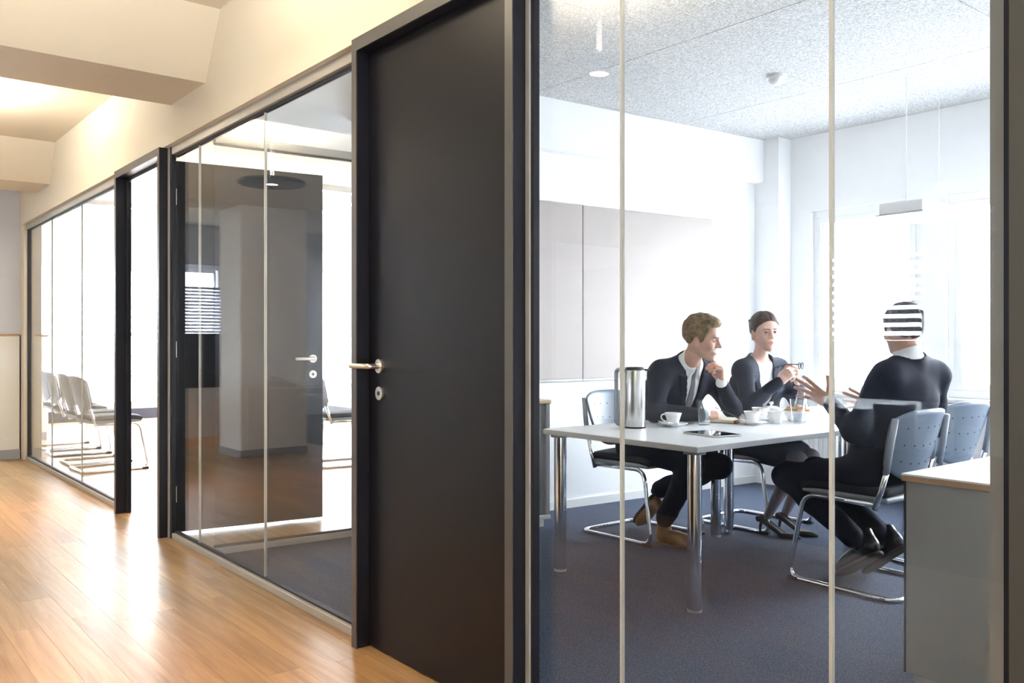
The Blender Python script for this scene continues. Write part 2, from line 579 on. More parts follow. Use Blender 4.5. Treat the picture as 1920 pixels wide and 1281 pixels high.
# doors ---------------------------------------------------------------
def lever_set(parent, loc, out, along, key=True):
    """handle with rose on a leaf; out = outward normal (unit), along = direction of the lever"""
    out = Vector(out); al = Vector(along)
    p = Vector(loc)
    h = MB()
    h.tube([p, p + out * .012], .027, 28)
    ro = h.build('handle', M['nickel'], parent, 'auto')
    lv = MB().tube([p + out * .01, p + out * .058, p + out * .058 + al * .135], .0105, 14, fillet=.016)
    lv.build('lever', M['nickel'], ro, 'auto')
    if key:
        q = p + Vector((0, 0, -.105))
        k = MB().tube([q, q + out * .010], .026, 28)
        kk = k.build('keyhole_rosette', M['nickel'], parent, 'auto')
        MB().tube([q + out * .008, q + out * .0115], .0085, 16).build('key_cylinder', M['gasket'], kk)
    return ro


def door_frame(root, x0, x1, yf, yb, grey=True):
    fw = .036
    for s, (a, b) in (('l', (x0, x0 + fw)), ('r', (x1 - fw, x1))):
        bx('jamb', M['frame_black'], (a, b, yf + .004, yb, 0, 2.385), root, .002)
        bx('jamb_face', M['frame_lit'], (a, b, yf, yf + .004, 0, 2.385), root)
    bx('head', M['frame_black'], (x0 + fw, x1 - fw, yf + .004, yb, 2.335, 2.385), root, .002)
    bx('head_face', M['frame_lit'], (x0 + fw, x1 - fw, yf, yf + .004, 2.335, 2.385), root)
    # rebate stops
    for a, b in ((x0 + fw, x0 + fw + .016), (x1 - fw - .016, x1 - fw)):
        bx('door_stop', M['frame_black'], (a, b, yb - .03, yb, 0, 2.335), root, .002)
    bx('door_stop', M['frame_black'], (x0 + fw, x1 - fw, yb - .03, yb, 2.315, 2.335), root, .002)


# closed black door between the two glass walls
d1 = empty('door_1', (0, 0, 0)); tag(d1, 'closed black door with satin lever handle in a black frame', None, None, 'structure')
door_frame(d1, -3.075, -2.069, 1.665, 1.766)
lf = bx('leaf', M['black'], (-3.037, -2.107, 1.722, 1.764, .006, 2.332), d1, .002)
lever_set(d1, (-2.947, 1.722, 1.105), (0, -1, 0), (-1, 0, 0))
bx('side_panel', M['frame_black'], (-2.069, -2.035, 1.722, 1.746, 0, 2.385), d1)
bx('metal_strip', M['alu_paint'], (-2.066, -2.048, 1.715, 1.722, 0, 2.385), d1)
bx('side_panel', M['frame_black'], (-3.09, -3.075, 1.73, 1.78, 0, 2.385), d1)
# black door of the glazed room, swung open into the room
d2 = empty('door_2', (0, 0, 0)); tag(d2, 'open black door of the glazed room seen through the glass', None, None, 'structure')
door_frame(d2, -6.50, -5.50, 1.665, 1.765)
bx('side_panel', M['frame_black'], (-5.500, -5.43, 1.722, 1.746, 0, 2.385), d2)
bx('metal_strip', M['alu_paint'], (-5.493, -5.470, 1.715, 1.722, 0, 2.385), d2)
bx('side_panel', M['frame_black'], (-6.515, -6.50, 1.73, 1.78, 0, 2.385), d2)
sp = bx('strike_plate', M['alu'], (-6.464, -6.461, 1.735, 1.765, .98, 1.19), d2)
bx('latch_slot', M['gasket'], (-6.461, -6.4605, 1.742, 1.758, 1.10, 1.15), sp)
bx('latch_slot', M['gasket'], (-6.461, -6.4605, 1.742, 1.758, 1.02, 1.07), sp)
lf2 = MB().box(-.04, 0, 0, .94, .012, 2.325, bev=.002).build('leaf', M['black'], d2, loc=(-5.55, 1.785, 0), rz=R(-8))
lever_set(lf2, (0, .87, 1.085), (1, 0, 0), (0, -1, 0))
for z in (.25, 1.15, 2.1):
    MB().cyl((-5.545, 1.778, z), .009, .10, 12).build('hinge', M['nickel'], d2, 'auto')

# partition between meeting room and glazed room (slightly skewed) -----
SK = math.atan2(.235, 3.2)          # wall leans towards +X with depth
part = empty('wall_partition', (-4.895, 1.78, 0), -SK)
tag(part, 'white wall with a glass field next to the corridor', None, None, 'structure')
bx('bottom_rail', M['alu_paint'], (-.03, .03, 0.005, .87, 0, .036), part, .002)
bx('top_rail', M['alu_paint'], (-.03, .03, 0.005, .87, 2.32, 2.36), part, .002)
bx('gasket', M['gasket'], (-.011, .011, .005, .87, .036, .048), part)
bx('gasket', M['gasket'], (-.011, .011, .005, .87, 2.31, 2.32), part)
bx('gasket', M['gasket'], (-.011, .011, .858, .87, .048, 2.31), part)
bx('pane', M['glass'], (-.005, .005, .01, .858, .048, 2.31), part)
bx('lintel', M['white'], (-.05, .05, .005, .87, 2.36, ZM), part)
bx('solid_wall', M['white'], (-.07, .055, .87, 4.83, 0, ZM), part)
bx('bulkhead', M['white'], (.055, .15, .87, 4.70, 2.54, ZM), part, .004)
tag(bx('baseboard_partition', M['cabinet_white'], (.055, .067, .87, 4.70, 0, .06), part), None)
bx('floor_guide', M['cabinet_white'], (-.06, -.03, .70, .76, 0, .03), part, .004)

# meeting room: ceiling of wood wool panels ----------------------------
cm = struct('ceiling_meeting_room', M['cabinet_grey'], (-4.90, -.62, 1.86, 6.6, ZM + .012, ZM + .08), 'wood wool panel ceiling of the meeting room')
xj = [-4.84, -4.50, -3.25, -2.0, -.72]; yj = [1.87, 2.43, 3.87, 5.31, 6.40]
for a, b in zip(xj, xj[1:]):
    for c, d in zip(yj, yj[1:]):
        bx('ceiling_panel', M['acoustic'], (a + .0025, b - .0025, c + .0025, d - .0025, ZM, ZM + .012), cm, .0012)
struct('wall_meeting_right', M['white'], (-.73, -.62, 1.86, 6.45, 0, ZM), 'white right wall of the meeting room')
struct('ceiling_glazed_room', M['white'], (-14.4, -4.90, 1.86, 6.6, ZM, ZM + .08), 'white ceiling of the glazed room')


# window wall at the back ----------------------------------------------
def wall_back(name, x0, x1, z0, z1, m='white', y=6.45, lab=None):
    return struct(name, M[m], (x0, x1, y, y + .22, z0, z1), lab)


SILL, HEAD = .79, 2.27
wall_back('wall_back', -4.70, -.62, HEAD, ZM, lab='white wall above the meeting room windows')
wall_back('wall_back_sill', -4.70, -.62, 0, SILL, lab='white wall below the meeting room windows')
wall_back('wall_back_pier_left', -4.70, -4.08, SILL, HEAD, lab='white pier left of the meeting room windows')
wall_back('wall_back_pier_right', -.76, -.62, SILL, HEAD, lab='white pier right of the meeting room windows')
struct('column_meeting_room', M['white'], (-4.60, -4.27, 6.28, 6.45, 0, ZM), 'white pilaster in the corner of the meeting room')


def window_unit(name, x0, x1, z0, z1, y, label, mull=(), axis='X', slats=False, fr=.06):
    """casement window; axis 'X': runs along x at depth y; axis 'Y': runs along y at x = y"""
    root = empty(name); tag(root, label, None, None, 'structure')

    def b_(n, m, a, b, d0, d1, c, d, bev=.003):
        if axis == 'X': return bx(n, m, (a, b, y + d0, y + d1, c, d), root, bev)
        return bx(n, m, (y + d0, y + d1, a, b, c, d), root, bev)
    b_('frame', M['white'], x0, x1, .04, .10, z0, z0 + fr)
    b_('frame', M['white'], x0, x1, .04, .10, z1 - fr, z1)
    vs = [x0] + list(mull) + [x1]
    for i, v in enumerate(vs):
        wd = fr if i in (0, len(vs) - 1) else fr * 1.5
        a = v if i == 0 else (v - wd if i == len(vs) - 1 else v - wd / 2)
        b_('frame', M['white'], a, a + wd, .04, .10, z0 + fr, z1 - fr)
    for p, q in zip(vs, vs[1:]):
        a, b = p + fr, q - fr
        b_('sash', M['white'], a, b, .03, .09, z0 + fr, z0 + fr + .045)
        b_('sash', M['white'], a, b, .03, .09, z1 - fr - .045, z1 - fr)
        b_('sash', M['white'], a, a + .045, .03, .09, z0 + fr + .045, z1 - fr - .045)
        b_('sash', M['white'], b - .045, b, .03, .09, z0 + fr + .045, z1 - fr - .045)
        b_('pane', M['wglass'], a + .045, b - .045, .055, .065, z0 + fr + .045, z1 - fr - .045, 0)
    return root


w4 = window_unit('window_4', -4.08, -3.16, SILL, HEAD, 6.45, 'white casement window behind the woman')
w5 = window_unit('window_5', -2.98, -.76, SILL, HEAD, 6.45, 'white window with blinds at the right of the meeting room', (-2.0,))
wall_back('wall_back_mullion', -3.16, -2.98, SILL, HEAD, lab='narrow white pier between the meeting room windows')
MB().tube([(-3.235, 6.478, 1.50), (-3.235, 6.445, 1.50), (-3.235, 6.44, 1.38)], .009, 10, .01).build('window_handle', M['alu'], w4, 'auto')
bx('window_sill', M['cabinet_white'], (-4.10, -3.14, 6.33, 6.48, SILL - .03, SILL), w4, .004)
bx('window_sill', M['cabinet_white'], (-3.0, -.75, 6.33, 6.48, SILL - .03, SILL), w5, .004)


def blind(name, x0, x1, z0, z1, y, pitch, tilt, label, axis='X', depth=.08):
    root = empty(name); tag(root, label, 'blind')
    z = z1
    proto = None
    cx_ = (x0 + x1) / 2
    k = 0
    while z > z0:
        if proto is None:
            b = MB().shell(lambda u, v: Vector(((u - .5), (v - .5) * depth, .008 * (1 - (2 * v - 1) ** 2))), 1, 4, .0012)
            proto = b.build('slat', M['slat'], root, True)
            s = proto
        else:
            s = proto.copy(); COL.objects.link(s); s.parent = root
        s.scale = (x1 - x0, 1, 1)
        s.location = (cx_, y, z) if axis == 'X' else (y, cx_, z)
        s.rotation_euler = (tilt, 0, 0) if axis == 'X' else (tilt, 0, R(90))
        z -= pitch
    for t in (.12, .88):
        q = x0 + (x1 - x0) * t
        a = (q, y, z0) if axis == 'X' else (y, q, z0)
        b2 = (q, y, z1 + .05) if axis == 'X' else (y, q, z1 + .05)
        MB().tube([a, b2], .0018, 6).build('ladder_cord', M['slat'], root)
    return root


blind('venetian_blind', -2.98, -2.03, .85, 2.30, 6.76, .085, R(6), 'open exterior slat blind outside the right meeting room window')
# glazed room: rear windows and end windows -----------------------------
wall_back('wall_back_glazed', -14.4, -4.70, 2.42, ZM, lab='white wall above the rear windows of the glazed room')
wall_back('wall_back_glazed_base', -14.4, -4.70, 0, .18, 'navy', lab='dark base below the rear windows of the glazed room')
window_unit('window_6', -14.3, -9.6, .18, 2.42, 6.45, 'rear glazing of the glazed room behind the table', (-13.1, -11.9, -10.75))
wall_back('wall_back_glazed_solid', -9.6, -4.70, .18, 2.42, lab='unseen blank white rear wall added to cut light into the corridor')  # unseen wall put in place of a window to cut corridor daylight
struct('wall_end', M['white'], (-14.52, -14.3, 1.86, 6.6, 2.40, ZM), 'white wall above the end windows of the glazed room')
struct('wall_end_base', M['navy'], (-14.42, -14.25, 1.86, 6.5, 0, .16), 'dark base below the end windows of the glazed room')
window_unit('window_7', 1.9, 6.4, .16, 2.40, -14.42, 'end glazing of the glazed room behind the chair row', (2.9, 4.1, 5.25), 'Y')
# balcony railing outside the end windows
br = empty('balcony_railing', (-15.6, 0, 0)); tag(br, 'thin metal balcony railing outside the end windows', 'railing')
for z in (.62, .95):
    MB().tube([(0, -1, z), (0, 9, z)], .008, 8).build('rail', M['alu'], br)
MB().tube([(0, -1, 1.32), (0, 9, 1.32)], .03, 12).build('handrail', M['alu'], br, True)
for y in (0, 1.6, 3.2, 4.8, 6.4, 8.0):
    bx('post', M['alu'], (-.02, .02, y - .015, y + .015, -.05, 1.3), br)
struct('floor_balcony', M['concrete'], (-16, -14.52, -2, 9.5, -.2, -.05), 'concrete balcony slab outside the end windows')

# open office behind the camera ------------------------------------------
struct('wall_office_end', M['bluewall'], (-13.4, -13.2, -.28, .9, 0, ZC), 'cool grey office end wall right of the small window')
struct('wall_office_end_low', M['bluewall'], (-13.4, -13.2, -2.6, -.28, 0, 1.0), 'cool grey office end wall below the small window')
struct('wall_office_end_high', M['bluewall'], (-13.4, -13.2, -2.6, -.28, 2.35, ZC), 'cool grey office end wall above the small window')
struct('wall_office_end_back', M['bluewall'], (-13.4, -13.2, -6.2, -2.6, 0, ZC), 'cool grey office end wall near the corner')
struct('wall_office_side', M['bluewall'], (-13.4, -10.15, .75, .9, 0, ZC), 'cool grey wall beside the reception counter')
window_unit('window_8', -2.6, -.28, 1.0, 2.35, -13.4, 'small office window with a half lowered blind', (-1.45,), 'Y')
blind('venetian_blind', -2.5, -.36, 1.05, 2.0, -13.14, .05, R(52), 'half lowered slat blind in the small office window', 'Y', .05)
struct('wall_office_back', M['white'], (-13.4, 5.0, -6.35, -6.15, 2.35, ZC), 'white office wall above the window row')
struct('wall_office_back_low', M['white'], (-13.4, 5.0, -6.35, -6.15, 0, .30), 'white office wall below the window row')
OW = [(-6.10, -4.68, 'office window opposite the meeting room')]
ends = [-13.4] + [v for a_, b_, _ in OW for v in (a_, b_)] + [5.0]
for i in range(0, len(ends), 2):
    struct('wall_office_pier', M['bluewall'], (ends[i], ends[i + 1], -6.35, -6.15, .30, 2.35), ['long blank office wall beside the reception', 'blank office wall behind the camera'][i // 2])
for i, (a_, b_, lb) in enumerate(OW):
    window_unit('window_%d' % (9 + i), a_, b_, .30, 2.35, -6.36, lb, () if i == 0 else ((a_ + b_) / 2,))
    blind('venetian_blind', a_ + .02, b_ - .02, 1.22, 2.32, -6.10, .098, R(38), 'wide slat blind hanging in the ' + lb)
struct('ground', M['ground'], (-120, 120, -120, 120, -9.6, -9.5), 'street level ground far below the windows')
struct('wall_added_parapet', M['concrete'], (-9.0, -2.0, -7.5, -7.3, -1.0, .85), 'unseen concrete parapet added to dim the view below the office window')  # unseen parapet added to hide bright ground and dim the mirrored strip
struct('wall_office_right', M['white'], (5.0, 5.2, -6.35, 1.9, 0, ZC), 'white end wall behind the camera')
struct('wall_corridor_right', M['cream'], (.9, 5.0, 1.69, 1.86, 0, ZC), 'cream corridor wall behind the camera')


# ================================================================== LAMPS
def disc_lamp(x, y, label):
    """pendant disc: light thrown up at the ceiling, small downlight in the middle"""
    t = empty('pendant_lamp', (x, y, 2.50)); tag(t, label, 'lamp', 'disc pendant lamps along the corridor')
    MB().lathe([(0, .035), (.27, .030), (.275, .016), (.27, .004), (.045, 0), (.045, .006), (0, .006)], seg=48).build('disc', M['lamp_disc'], t, 'auto')
    MB().cyl((0, 0, .235), .006, .40, 12).build('rod', M['lamp_white'], t, True)
    MB().cyl((0, 0, .441), .055, .018, 28).build('ceiling_plate', M['lamp_white'], t, 'auto')
    MB().cyl((0, 0, .004), .040, .004, 28).build('diffuser', M['lamp_glow'], t)
    a = bpy.data.lights.new('uplight', 'AREA'); a.shape = 'DISK'; a.size = .44; a.energy = UP_E; a.color = (1, .925, .80)
    o = bpy.data.objects.new('uplight', a); COL.objects.link(o); o.parent = t; o.location = (0, 0, .045); o.rotation_euler = (R(180), 0, 0)
    p = bpy.data.lights.new('downlight', 'SPOT'); p.energy = DOWN_E; p.color = (1, .46, .14); p.spot_size = R(66); p.spot_blend = 1.0; p.shadow_soft_size = .035
    o = bpy.data.objects.new('downlight', p); COL.objects.link(o); o.parent = t; o.location = (0, 0, -.012)
    return t


UP_E, DOWN_E = 80., 220.
disc_lamp(-6.90, .50, 'round dark pendant disc lamp over the corridor near the reception')
disc_lamp(-3.05, .50, 'round dark pendant disc lamp over the corridor by the black door')
disc_lamp(-10.85, .20, 'unseen pendant disc lamp added to brighten the reception corner')  # no lamp known here; added to light the reception side and columns
disc_lamp(.90, .50, 'round dark pendant disc lamp over the corridor behind the camera')


def linear_lamp(loc, rz, L, label):
    t = empty('linear_lamp', loc, rz); tag(t, label, 'lamp', 'linear lamps in the glazed room')
    bx('housing', M['lamp_white'], (-L / 2, L / 2, -.05, .05, -.03, .03), t, .004)
    bx('diffuser', M['lamp_glow'], (-L / 2 + .02, L / 2 - .02, -.035, .035, -.034, -.0301), t)
    for s in (-1, 1):
        MB().tube([(s * L * .35, 0, .03), (s * L * .35, 0, ZM - loc[2])], .003, 6).build('suspension', M['lamp_white'], t)
    return t


linear_lamp((-7.9, 3.3, 2.72), R(90), 2.2, 'white linear lamp hanging above the open black door')
linear_lamp((-10.3, 3.3, 2.72), R(90), 2.2, 'white linear lamp hanging above the chair row')
linear_lamp((-9.1, 4.6, 2.72), 0, 2.2, 'white linear lamp hanging near the glazed room table')

for lx_, lb_ in ((-11.3, 'unseen linear lamp added to brighten the mirrored office'),):  # unseen lamp added to brighten the office mirrored in the glass
    t = linear_lamp((lx_, -3.4, 2.70), 0, 2.0, lb_); del t['group']
    for s_ in t.children:
        if 'suspension' in s_.name: s_.scale = (1, 1, 1.2)
    a = bpy.data.lights.new('office_fill_light', 'AREA'); a.shape = 'RECTANGLE'; a.size, a.size_y = 1.9, .07; a.energy = 70; a.color = (.86, .93, 1)
    o = bpy.data.objects.new('office_fill_light', a); COL.objects.link(o); o.parent = t; o.location = (0, 0, -.045)

# pendant box luminaire near the meeting room windows
t = empty('box_luminaire', (-2.79, 5.72, 2.02)); tag(t, 'white flat box luminaire hung near the meeting room window', 'lamp')
bx('housing', M['lamp_white'], (-.145, .145, -.30, .30, 0, .075), t, .006)
bx('lower_trim', M['cabinet_grey'], (-.16, .15, -.31, .31, -.008, 0), t, .002)
for s in (-.22, .22):
    MB().tube([(0, s, .07), (0, s, ZM - 2.02)], .003, 6).build('suspension', M['lamp_white'], t)
# smoke detector
t = empty('smoke_detector', (-3.30, 4.83, ZM)); tag(t, 'small white domed smoke detector on the panel ceiling', 'smoke detector')
MB().cyl((0, 0, -.008), .062, .016, 32).build('mount', M['lamp_white'], t, 'auto')
MB().lathe([(.05, -.016), (.05, -.024), (.044, -.04), (.025, -.055), (0, -.058)], seg=32).build('dome', M['lamp_white'], t, True)


# ================================================================== FURNITURE
def make_chair(seat='seat_dark'):
    t = empty('visitor_chair')
    r = .0125
    MB().tube([(-.20, .225, .435), (.20, .225, .440), (.275, .25, r), (-.29, .25, r), (-.29, -.25, r), (.275, -.25, r), (.20, -.225, .440), (-.20, -.225, .435)], r, 12, fillet=.07).build('frame', M['chrome'], t, True)
    MB().tube([(-.12, -.225, .437), (-.12, .225, .437)], .010, 8).build('crossbar', M['chrome'], t, True)
    for s in (-1, 1):
        bx('glide', M['rubber'], (.215, .275, s * .25 - .014, s * .25 + .014, 0, .02), t, .003)
    MB().box(-.235, .225, -.215, .215, .445, .472, bev=.012, seg=3).build('seat_pan', M['plastic_grey'], t, 'auto')
    MB().shell(lambda u, v: Vector((-.225 + .455 * u, (v - .5) * .43, .49 + .010 * math.sin(math.pi * v) - .014 * max(0, (u - .75) / .25) ** 2)), 14, 10, .036).build('seat_cushion', M[seat], t, True)

    def sh(u, v):
        yy = (u - .5) * 2
        half = .235
        zb = .565 + .085 * abs(yy) ** 2.2 * 1 - .03
        zt = .885 - .05 * abs(yy) ** 3.5
        z = zb + (zt - zb) * v
        w = half * (1 - .14 * (1 - v) ** 2 * 1)
        x = -.238 - .26 * (z - .52) + .055 * yy * yy - .05 * max(0, z - .8)
        return Vector((x, yy * w, z))
    bk = MB().shell(sh, 20, 14, .011).build('backrest', M['shell'], t, True)
    h = MB()
    for v in (.25, .5, .75):
        for u in (.2, .35, .5, .65, .8):
            p = sh(u, v); q = sh(u, v + .01) - sh(u, v - .01); e = sh(u + .01, v) - sh(u - .01, v)
            n = e.cross(q).normalized()
            h.tube([p - n * .0066, p + n * .0066], .0045, 8)
    h.build('ventilation_holes', M['rubber'], bk)['kind'] = 'stuff'
    for s in (-1, 1):
        MB().tube([(-.185, s * .236, .415), (-.215, s * .236, .50), (-.245, s * .236, .60)], .0135, 10).build('upright', M['chrome'], t, True)
        MB().tube([(-.243, s * .238, .59), (-.262, s * .240, .70), (-.285, s * .232, .845)], .0155, 10).build('upright_sleeve', M['plastic_grey'], t, True)
    return t


chair_a = make_chair()
chair_b = make_chair('seat_grey')


def place_chair(src, x, y, rz, label, group=None, first=False):
    c = src if first else copy_tree(src)
    c.location = (x, y, 0); c.rotation_euler = (0, 0, rz)
    tag(c, label, 'chair', group)
    return c


place_chair(chair_a, -3.74, 4.06, R(2), 'chrome sled chair of the man writing at the table', 'chairs at the meeting table', True)
place_chair(chair_a, -3.50, 4.875, R(2), 'chrome sled chair the woman sits on', 'chairs at the meeting table')
place_chair(chair_a, -2.29, 4.11, R(178), 'chrome sled chair of the man gesturing with both hands', 'chairs at the meeting table')
place_chair(chair_a, -2.40, 4.86, R(172), 'empty grey chair right of the gesturing man', 'chairs at the meeting table')
row_l = ['first chair from the door in the row by the glass', 'second chair from the door in the row by the glass', 'third chair from the door in the row by the glass', 'last chair from the door in the row by the glass']
for i, (x, y) in enumerate([(-8.83, 2.22), (-9.44, 2.25), (-10.28, 2.28), (-10.92, 2.32)]):
    place_chair(chair_b, x, y, R(90 + (3, 0, -2, 1)[i]), row_l[i], 'row of chairs behind the far glass', i == 0)
place_chair(chair_b, -7.75, 4.08, R(84), 'grey chair at the glazed room table beside the open black door', 'chairs at the glazed room table')
place_chair(chair_b, -9.05, 6.0, R(-92), 'grey chair on the window side of the glazed room table', 'chairs at the glazed room table')


def make_table(x0, x1, y0, y1, label, group=None, rim='tableedge'):
    cx_, cy_ = (x0 + x1) / 2, (y0 + y1) / 2
    t = empty('conference_table', (cx_, cy_, 0)); tag(t, label, 'table', group)
    hx, hy = (x1 - x0) / 2, (y1 - y0) / 2
    tp = bx('tabletop', M['tabletop'], (-hx, hx, -hy, hy, .714, .742), t, .003)
    e = MB()
    for b in ((-hx - .002, -hx, -hy, hy), (hx, hx + .002, -hy, hy), (-hx, hx, -hy - .002, -hy), (-hx, hx, hy, hy + .002)):
        e.box(*b, .7165, .7395)
    e.build('edge_band', M[rim], tp)
    for sx in (-1, 1):
        for sy in (-1, 1):
            c = (sx * (hx - .062), sy * (hy - .062))
            lg = MB().cyl((c[0], c[1], .363), .032, .70, 28).build('leg', M['chrome'], t, 'auto')
            MB().cyl((c[0], c[1], .0065), .033, .013, 24).build('foot', M['plastic_grey'], lg, 'auto')
            MB().cyl((c[0], c[1], .707), .05, .012, 24).build('mounting_plate', M['plastic_grey'], lg, 'auto')
    return t


make_table(-3.47, -2.455, 3.005, 4.415, 'light grey meeting table with chrome legs nearest the glass', 'meeting tables pushed together')
make_table(-3.47, -2.455, 4.420, 5.830, 'light grey meeting table under the bowl, by the windows', 'meeting tables pushed together')
make_table(-9.45, -7.2, 4.62, 5.55, 'white table in the glazed room behind the open door')

# tambour cabinet against the partition
t = empty('tambour_cabinet', (-4.50, 3.26, 0), -SK); tag(t, 'low grey cabinet with ribbed tambour door and oak top', 'cabinet')
bx('carcass', M['tambour'], (-.20, .205, -.48, .48, .06, .80), t, .003)
bx('plinth', M['cabinet_white'], (-.19, .18, -.47, .47, 0, .06), t, .003)
bx('base_board', M['cabinet_white'], (-.205, .235, -.485, .485, .06, .085), t, .002)
bx('top_board', M['oak_light'], (-.205, .235, -.49, .49, .80, .825), t, .003)
bx('side_panel', M['tambour'], (-.2, .225, .455, .485, .085, .80), t, .002)
sl = None
for i in range(44):
    yy = -.47 + i * .0205
    if sl is None:
        sl = MB().cyl((0, 0, 0), .0105, .70, 8).build('slat', M['tambour'], t, True); s = sl
    else:
        s = sl.copy(); COL.objects.link(s); s.parent = t
    s.location = (.205, yy, .44)

# sideboard behind the glass: grey body, white top
t = empty('sideboard', (-1.52, 2.96, 0)); tag(t, 'sideboard with grey body and white, brown edged top behind the right pane', 'sideboard')
bx('body', M['sideboard_front'], (.01, .74, .012, 1.28, .05, .716), t, .002)
bx('side_edge', M['gasket'], (.003, .01, .012, 1.28, .05, .716), t)
tp = bx('top', M['cabinet_white'], (0, .76, 0, 1.30, .736, .742), t)
bx('edge_band', M['wood_edge'], (0, .76, 0, 1.30, .716, .736), tp, .001)
bx('plinth', M['cabinet_grey'], (.03, .72, .03, 1.26, 0, .05), t, .002)
for i in range(3):
    dr = bx('door', M['sideboard_front'], (.0005, .003, .02 + i * .42, .43 + i * .42, .055, .712), t)
    MB().tube([(-.002, .38 + i * .42, .40), (-.022, .38 + i * .42, .40), (-.022, .38 + i * .42, .52), (-.002, .38 + i * .42, .52)], .004, 8, .006).build('handle', M['alu'], dr, True)

# telephone and pen cup on the sideboard
t = empty('desk_telephone', (-1.16, 3.22, .742), R(-28)); tag(t, 'black desk telephone on the sideboard', 'telephone')
b = MB(); b.prism([(-.11, -.01), (.11, -.01), (.11, .055), (-.11, .02)], -.085, .085)
o = b.build('body', M['rubber'], t); o.rotation_euler = (R(90), 0, 0); o.location = (0, 0, .010)
MB().tube([(-.10, -.055, .055), (-.09, -.055, .068), (.09, -.055, .092), (.10, -.055, .08)], .017, 12, .02).build('handset', M['rubber'], t, True)
ky = None
for i in range(4):
    for j in range(3):
        if ky is None:
            ky = MB().box(-.009, .009, -.007, .007, 0, .005, bev=.001).build('key', M['cabinet_grey'], t); k = ky
        else:
            k = ky.copy(); COL.objects.link(k); k.parent = t
        k.location = (-.06 + i * .024, -.005 + j * .024, .038 + i * .0038); k.rotation_euler = (0, R(-9), 0)
t = empty('pen_cup', (-1.47, 3.98, .742)); tag(t, 'dark cylindrical pen cup at the back of the sideboard', 'pen cup')
MB().lathe([(0, 0), (.036, 0), (.038, .01), (.038, .13), (.034, .13), (.034, .012), (0, .012)], seg=28).build('cup', M['navy'], t, 'auto')
MB().lathe([(.0385, .105), (.0385, .118), (.0395, .118), (.0395, .105), (.0385, .105)], seg=28).build('band', M['alu'], t)

# pinboards on the partition wall
for i, (a, b) in enumerate(((1.25, 2.615), (2.62, 3.98))):
    t = empty('pinboard', part.matrix_basis @ Vector((.066, 0, 0)) if False else (0, 0, 0))
    t.matrix_basis = Matrix.Translation((-4.895, 1.78, 0)) @ Matrix.Rotation(-SK, 4, 'Z')
    tag(t, ['pale felt pinboard beside the black door', 'pale felt pinboard behind the writing man'][i], 'pinboard', 'felt pinboards on the white wall')
    bx('panel', M['pinboard'], (.056, .078, a, b, .93, 2.19), t, .003)
    bx('bottom_rail', M['alu_paint'], (.056, .080, a, b, .915, .93), t, .001)

# radiator below the meeting room windows
t = empty('radiator', (-3.6, 6.35, 0)); tag(t, 'white flat panel radiator below the meeting room window', 'radiator')
bx('panel', M['cabinet_white'], (-.55, .55, 0, .05, .14, .62), t, .006)
fn = None
for i in range(26):
    if fn is None:
        fn = MB().box(-.008, .008, -.006, 0, .16, .60, bev=.002).build('fin', M['cabinet_white'], t); f_ = fn
    else:
        f_ = fn.copy(); COL.objects.link(f_); f_.parent = t
    f_.location = (-.52 + i * .0416, 0, 0)
for s in (-.45, .45):
    MB().tube([(s, .03, .0), (s, .03, .15)], .011, 10).build('pipe', M['cabinet_white'], t, True)
MB().cyl((-.60, .02, .56), .02, .07, 16, axis='X').build('valve', M['cabinet_white'], t, 'auto')

# white cabinet in the glazed room
t = empty('storage_cabinet', (-12.1, 2.09, 0)); tag(t, 'white storage cabinet with brown top behind the chair row', 'cabinet')
bx('body', M['cabinet_white'], (-.2, .2, -.20, .20, .09, 1.26), t, .003)
bx('top_board', M['wood_edge'], (-.21, .21, -.21, .21, 1.26, 1.28), t, .002)
bx('plinth', M['base_grey'], (-.19, .195, -.19, .19, 0, .09), t)
dr = bx('door', M['cabinet_white'], (.2, .218, -.195, .195, .10, 1.25), t, .002)
MB().tube([(.218, .15, .70), (.24, .15, .70), (.24, .15, .84), (.218, .15, .84)], .005, 8, .006).build('handle', M['alu'], dr, True)

# palm in a planter in the glazed room
t = empty('potted_palm', (-8.62, 3.92, 0)); tag(t, 'green potted palm half hidden behind the open black door', 'plant')
MB().lathe([(0, 0), (.13, 0), (.16, .30), (.14, .30), (.13, .27), (0, .27)], seg=28).build('planter', M['terracotta'], t, 'auto')
MB().tube([(0, 0, .25), (.02, .01, .55), (.01, .02, .85)], .018, 8, r2=.012).build('stem', M['leaf'], t, True)
for i in range(11):
    a = i * 2.39996
    ln = .42 + .10 * math.sin(i * 1.7)

    def lf_(u, v, a=a, ln=ln, i=i):
        rr = ln * u
        wv = .028 * math.sin(math.pi * min(1, u * .93 + .07)) * (v - .5) * 2
        z = .86 + .30 * u - .62 * u * u + .02 * (i % 4) - .15 * abs(v - .5) * .1
        return Vector((.01 + rr * math.cos(a) - wv * math.sin(a), .02 + rr * math.sin(a) + wv * math.cos(a), z))
    MB().shell(lf_, 8, 2, .0015).build('leaf', M['leaf'], t, True)

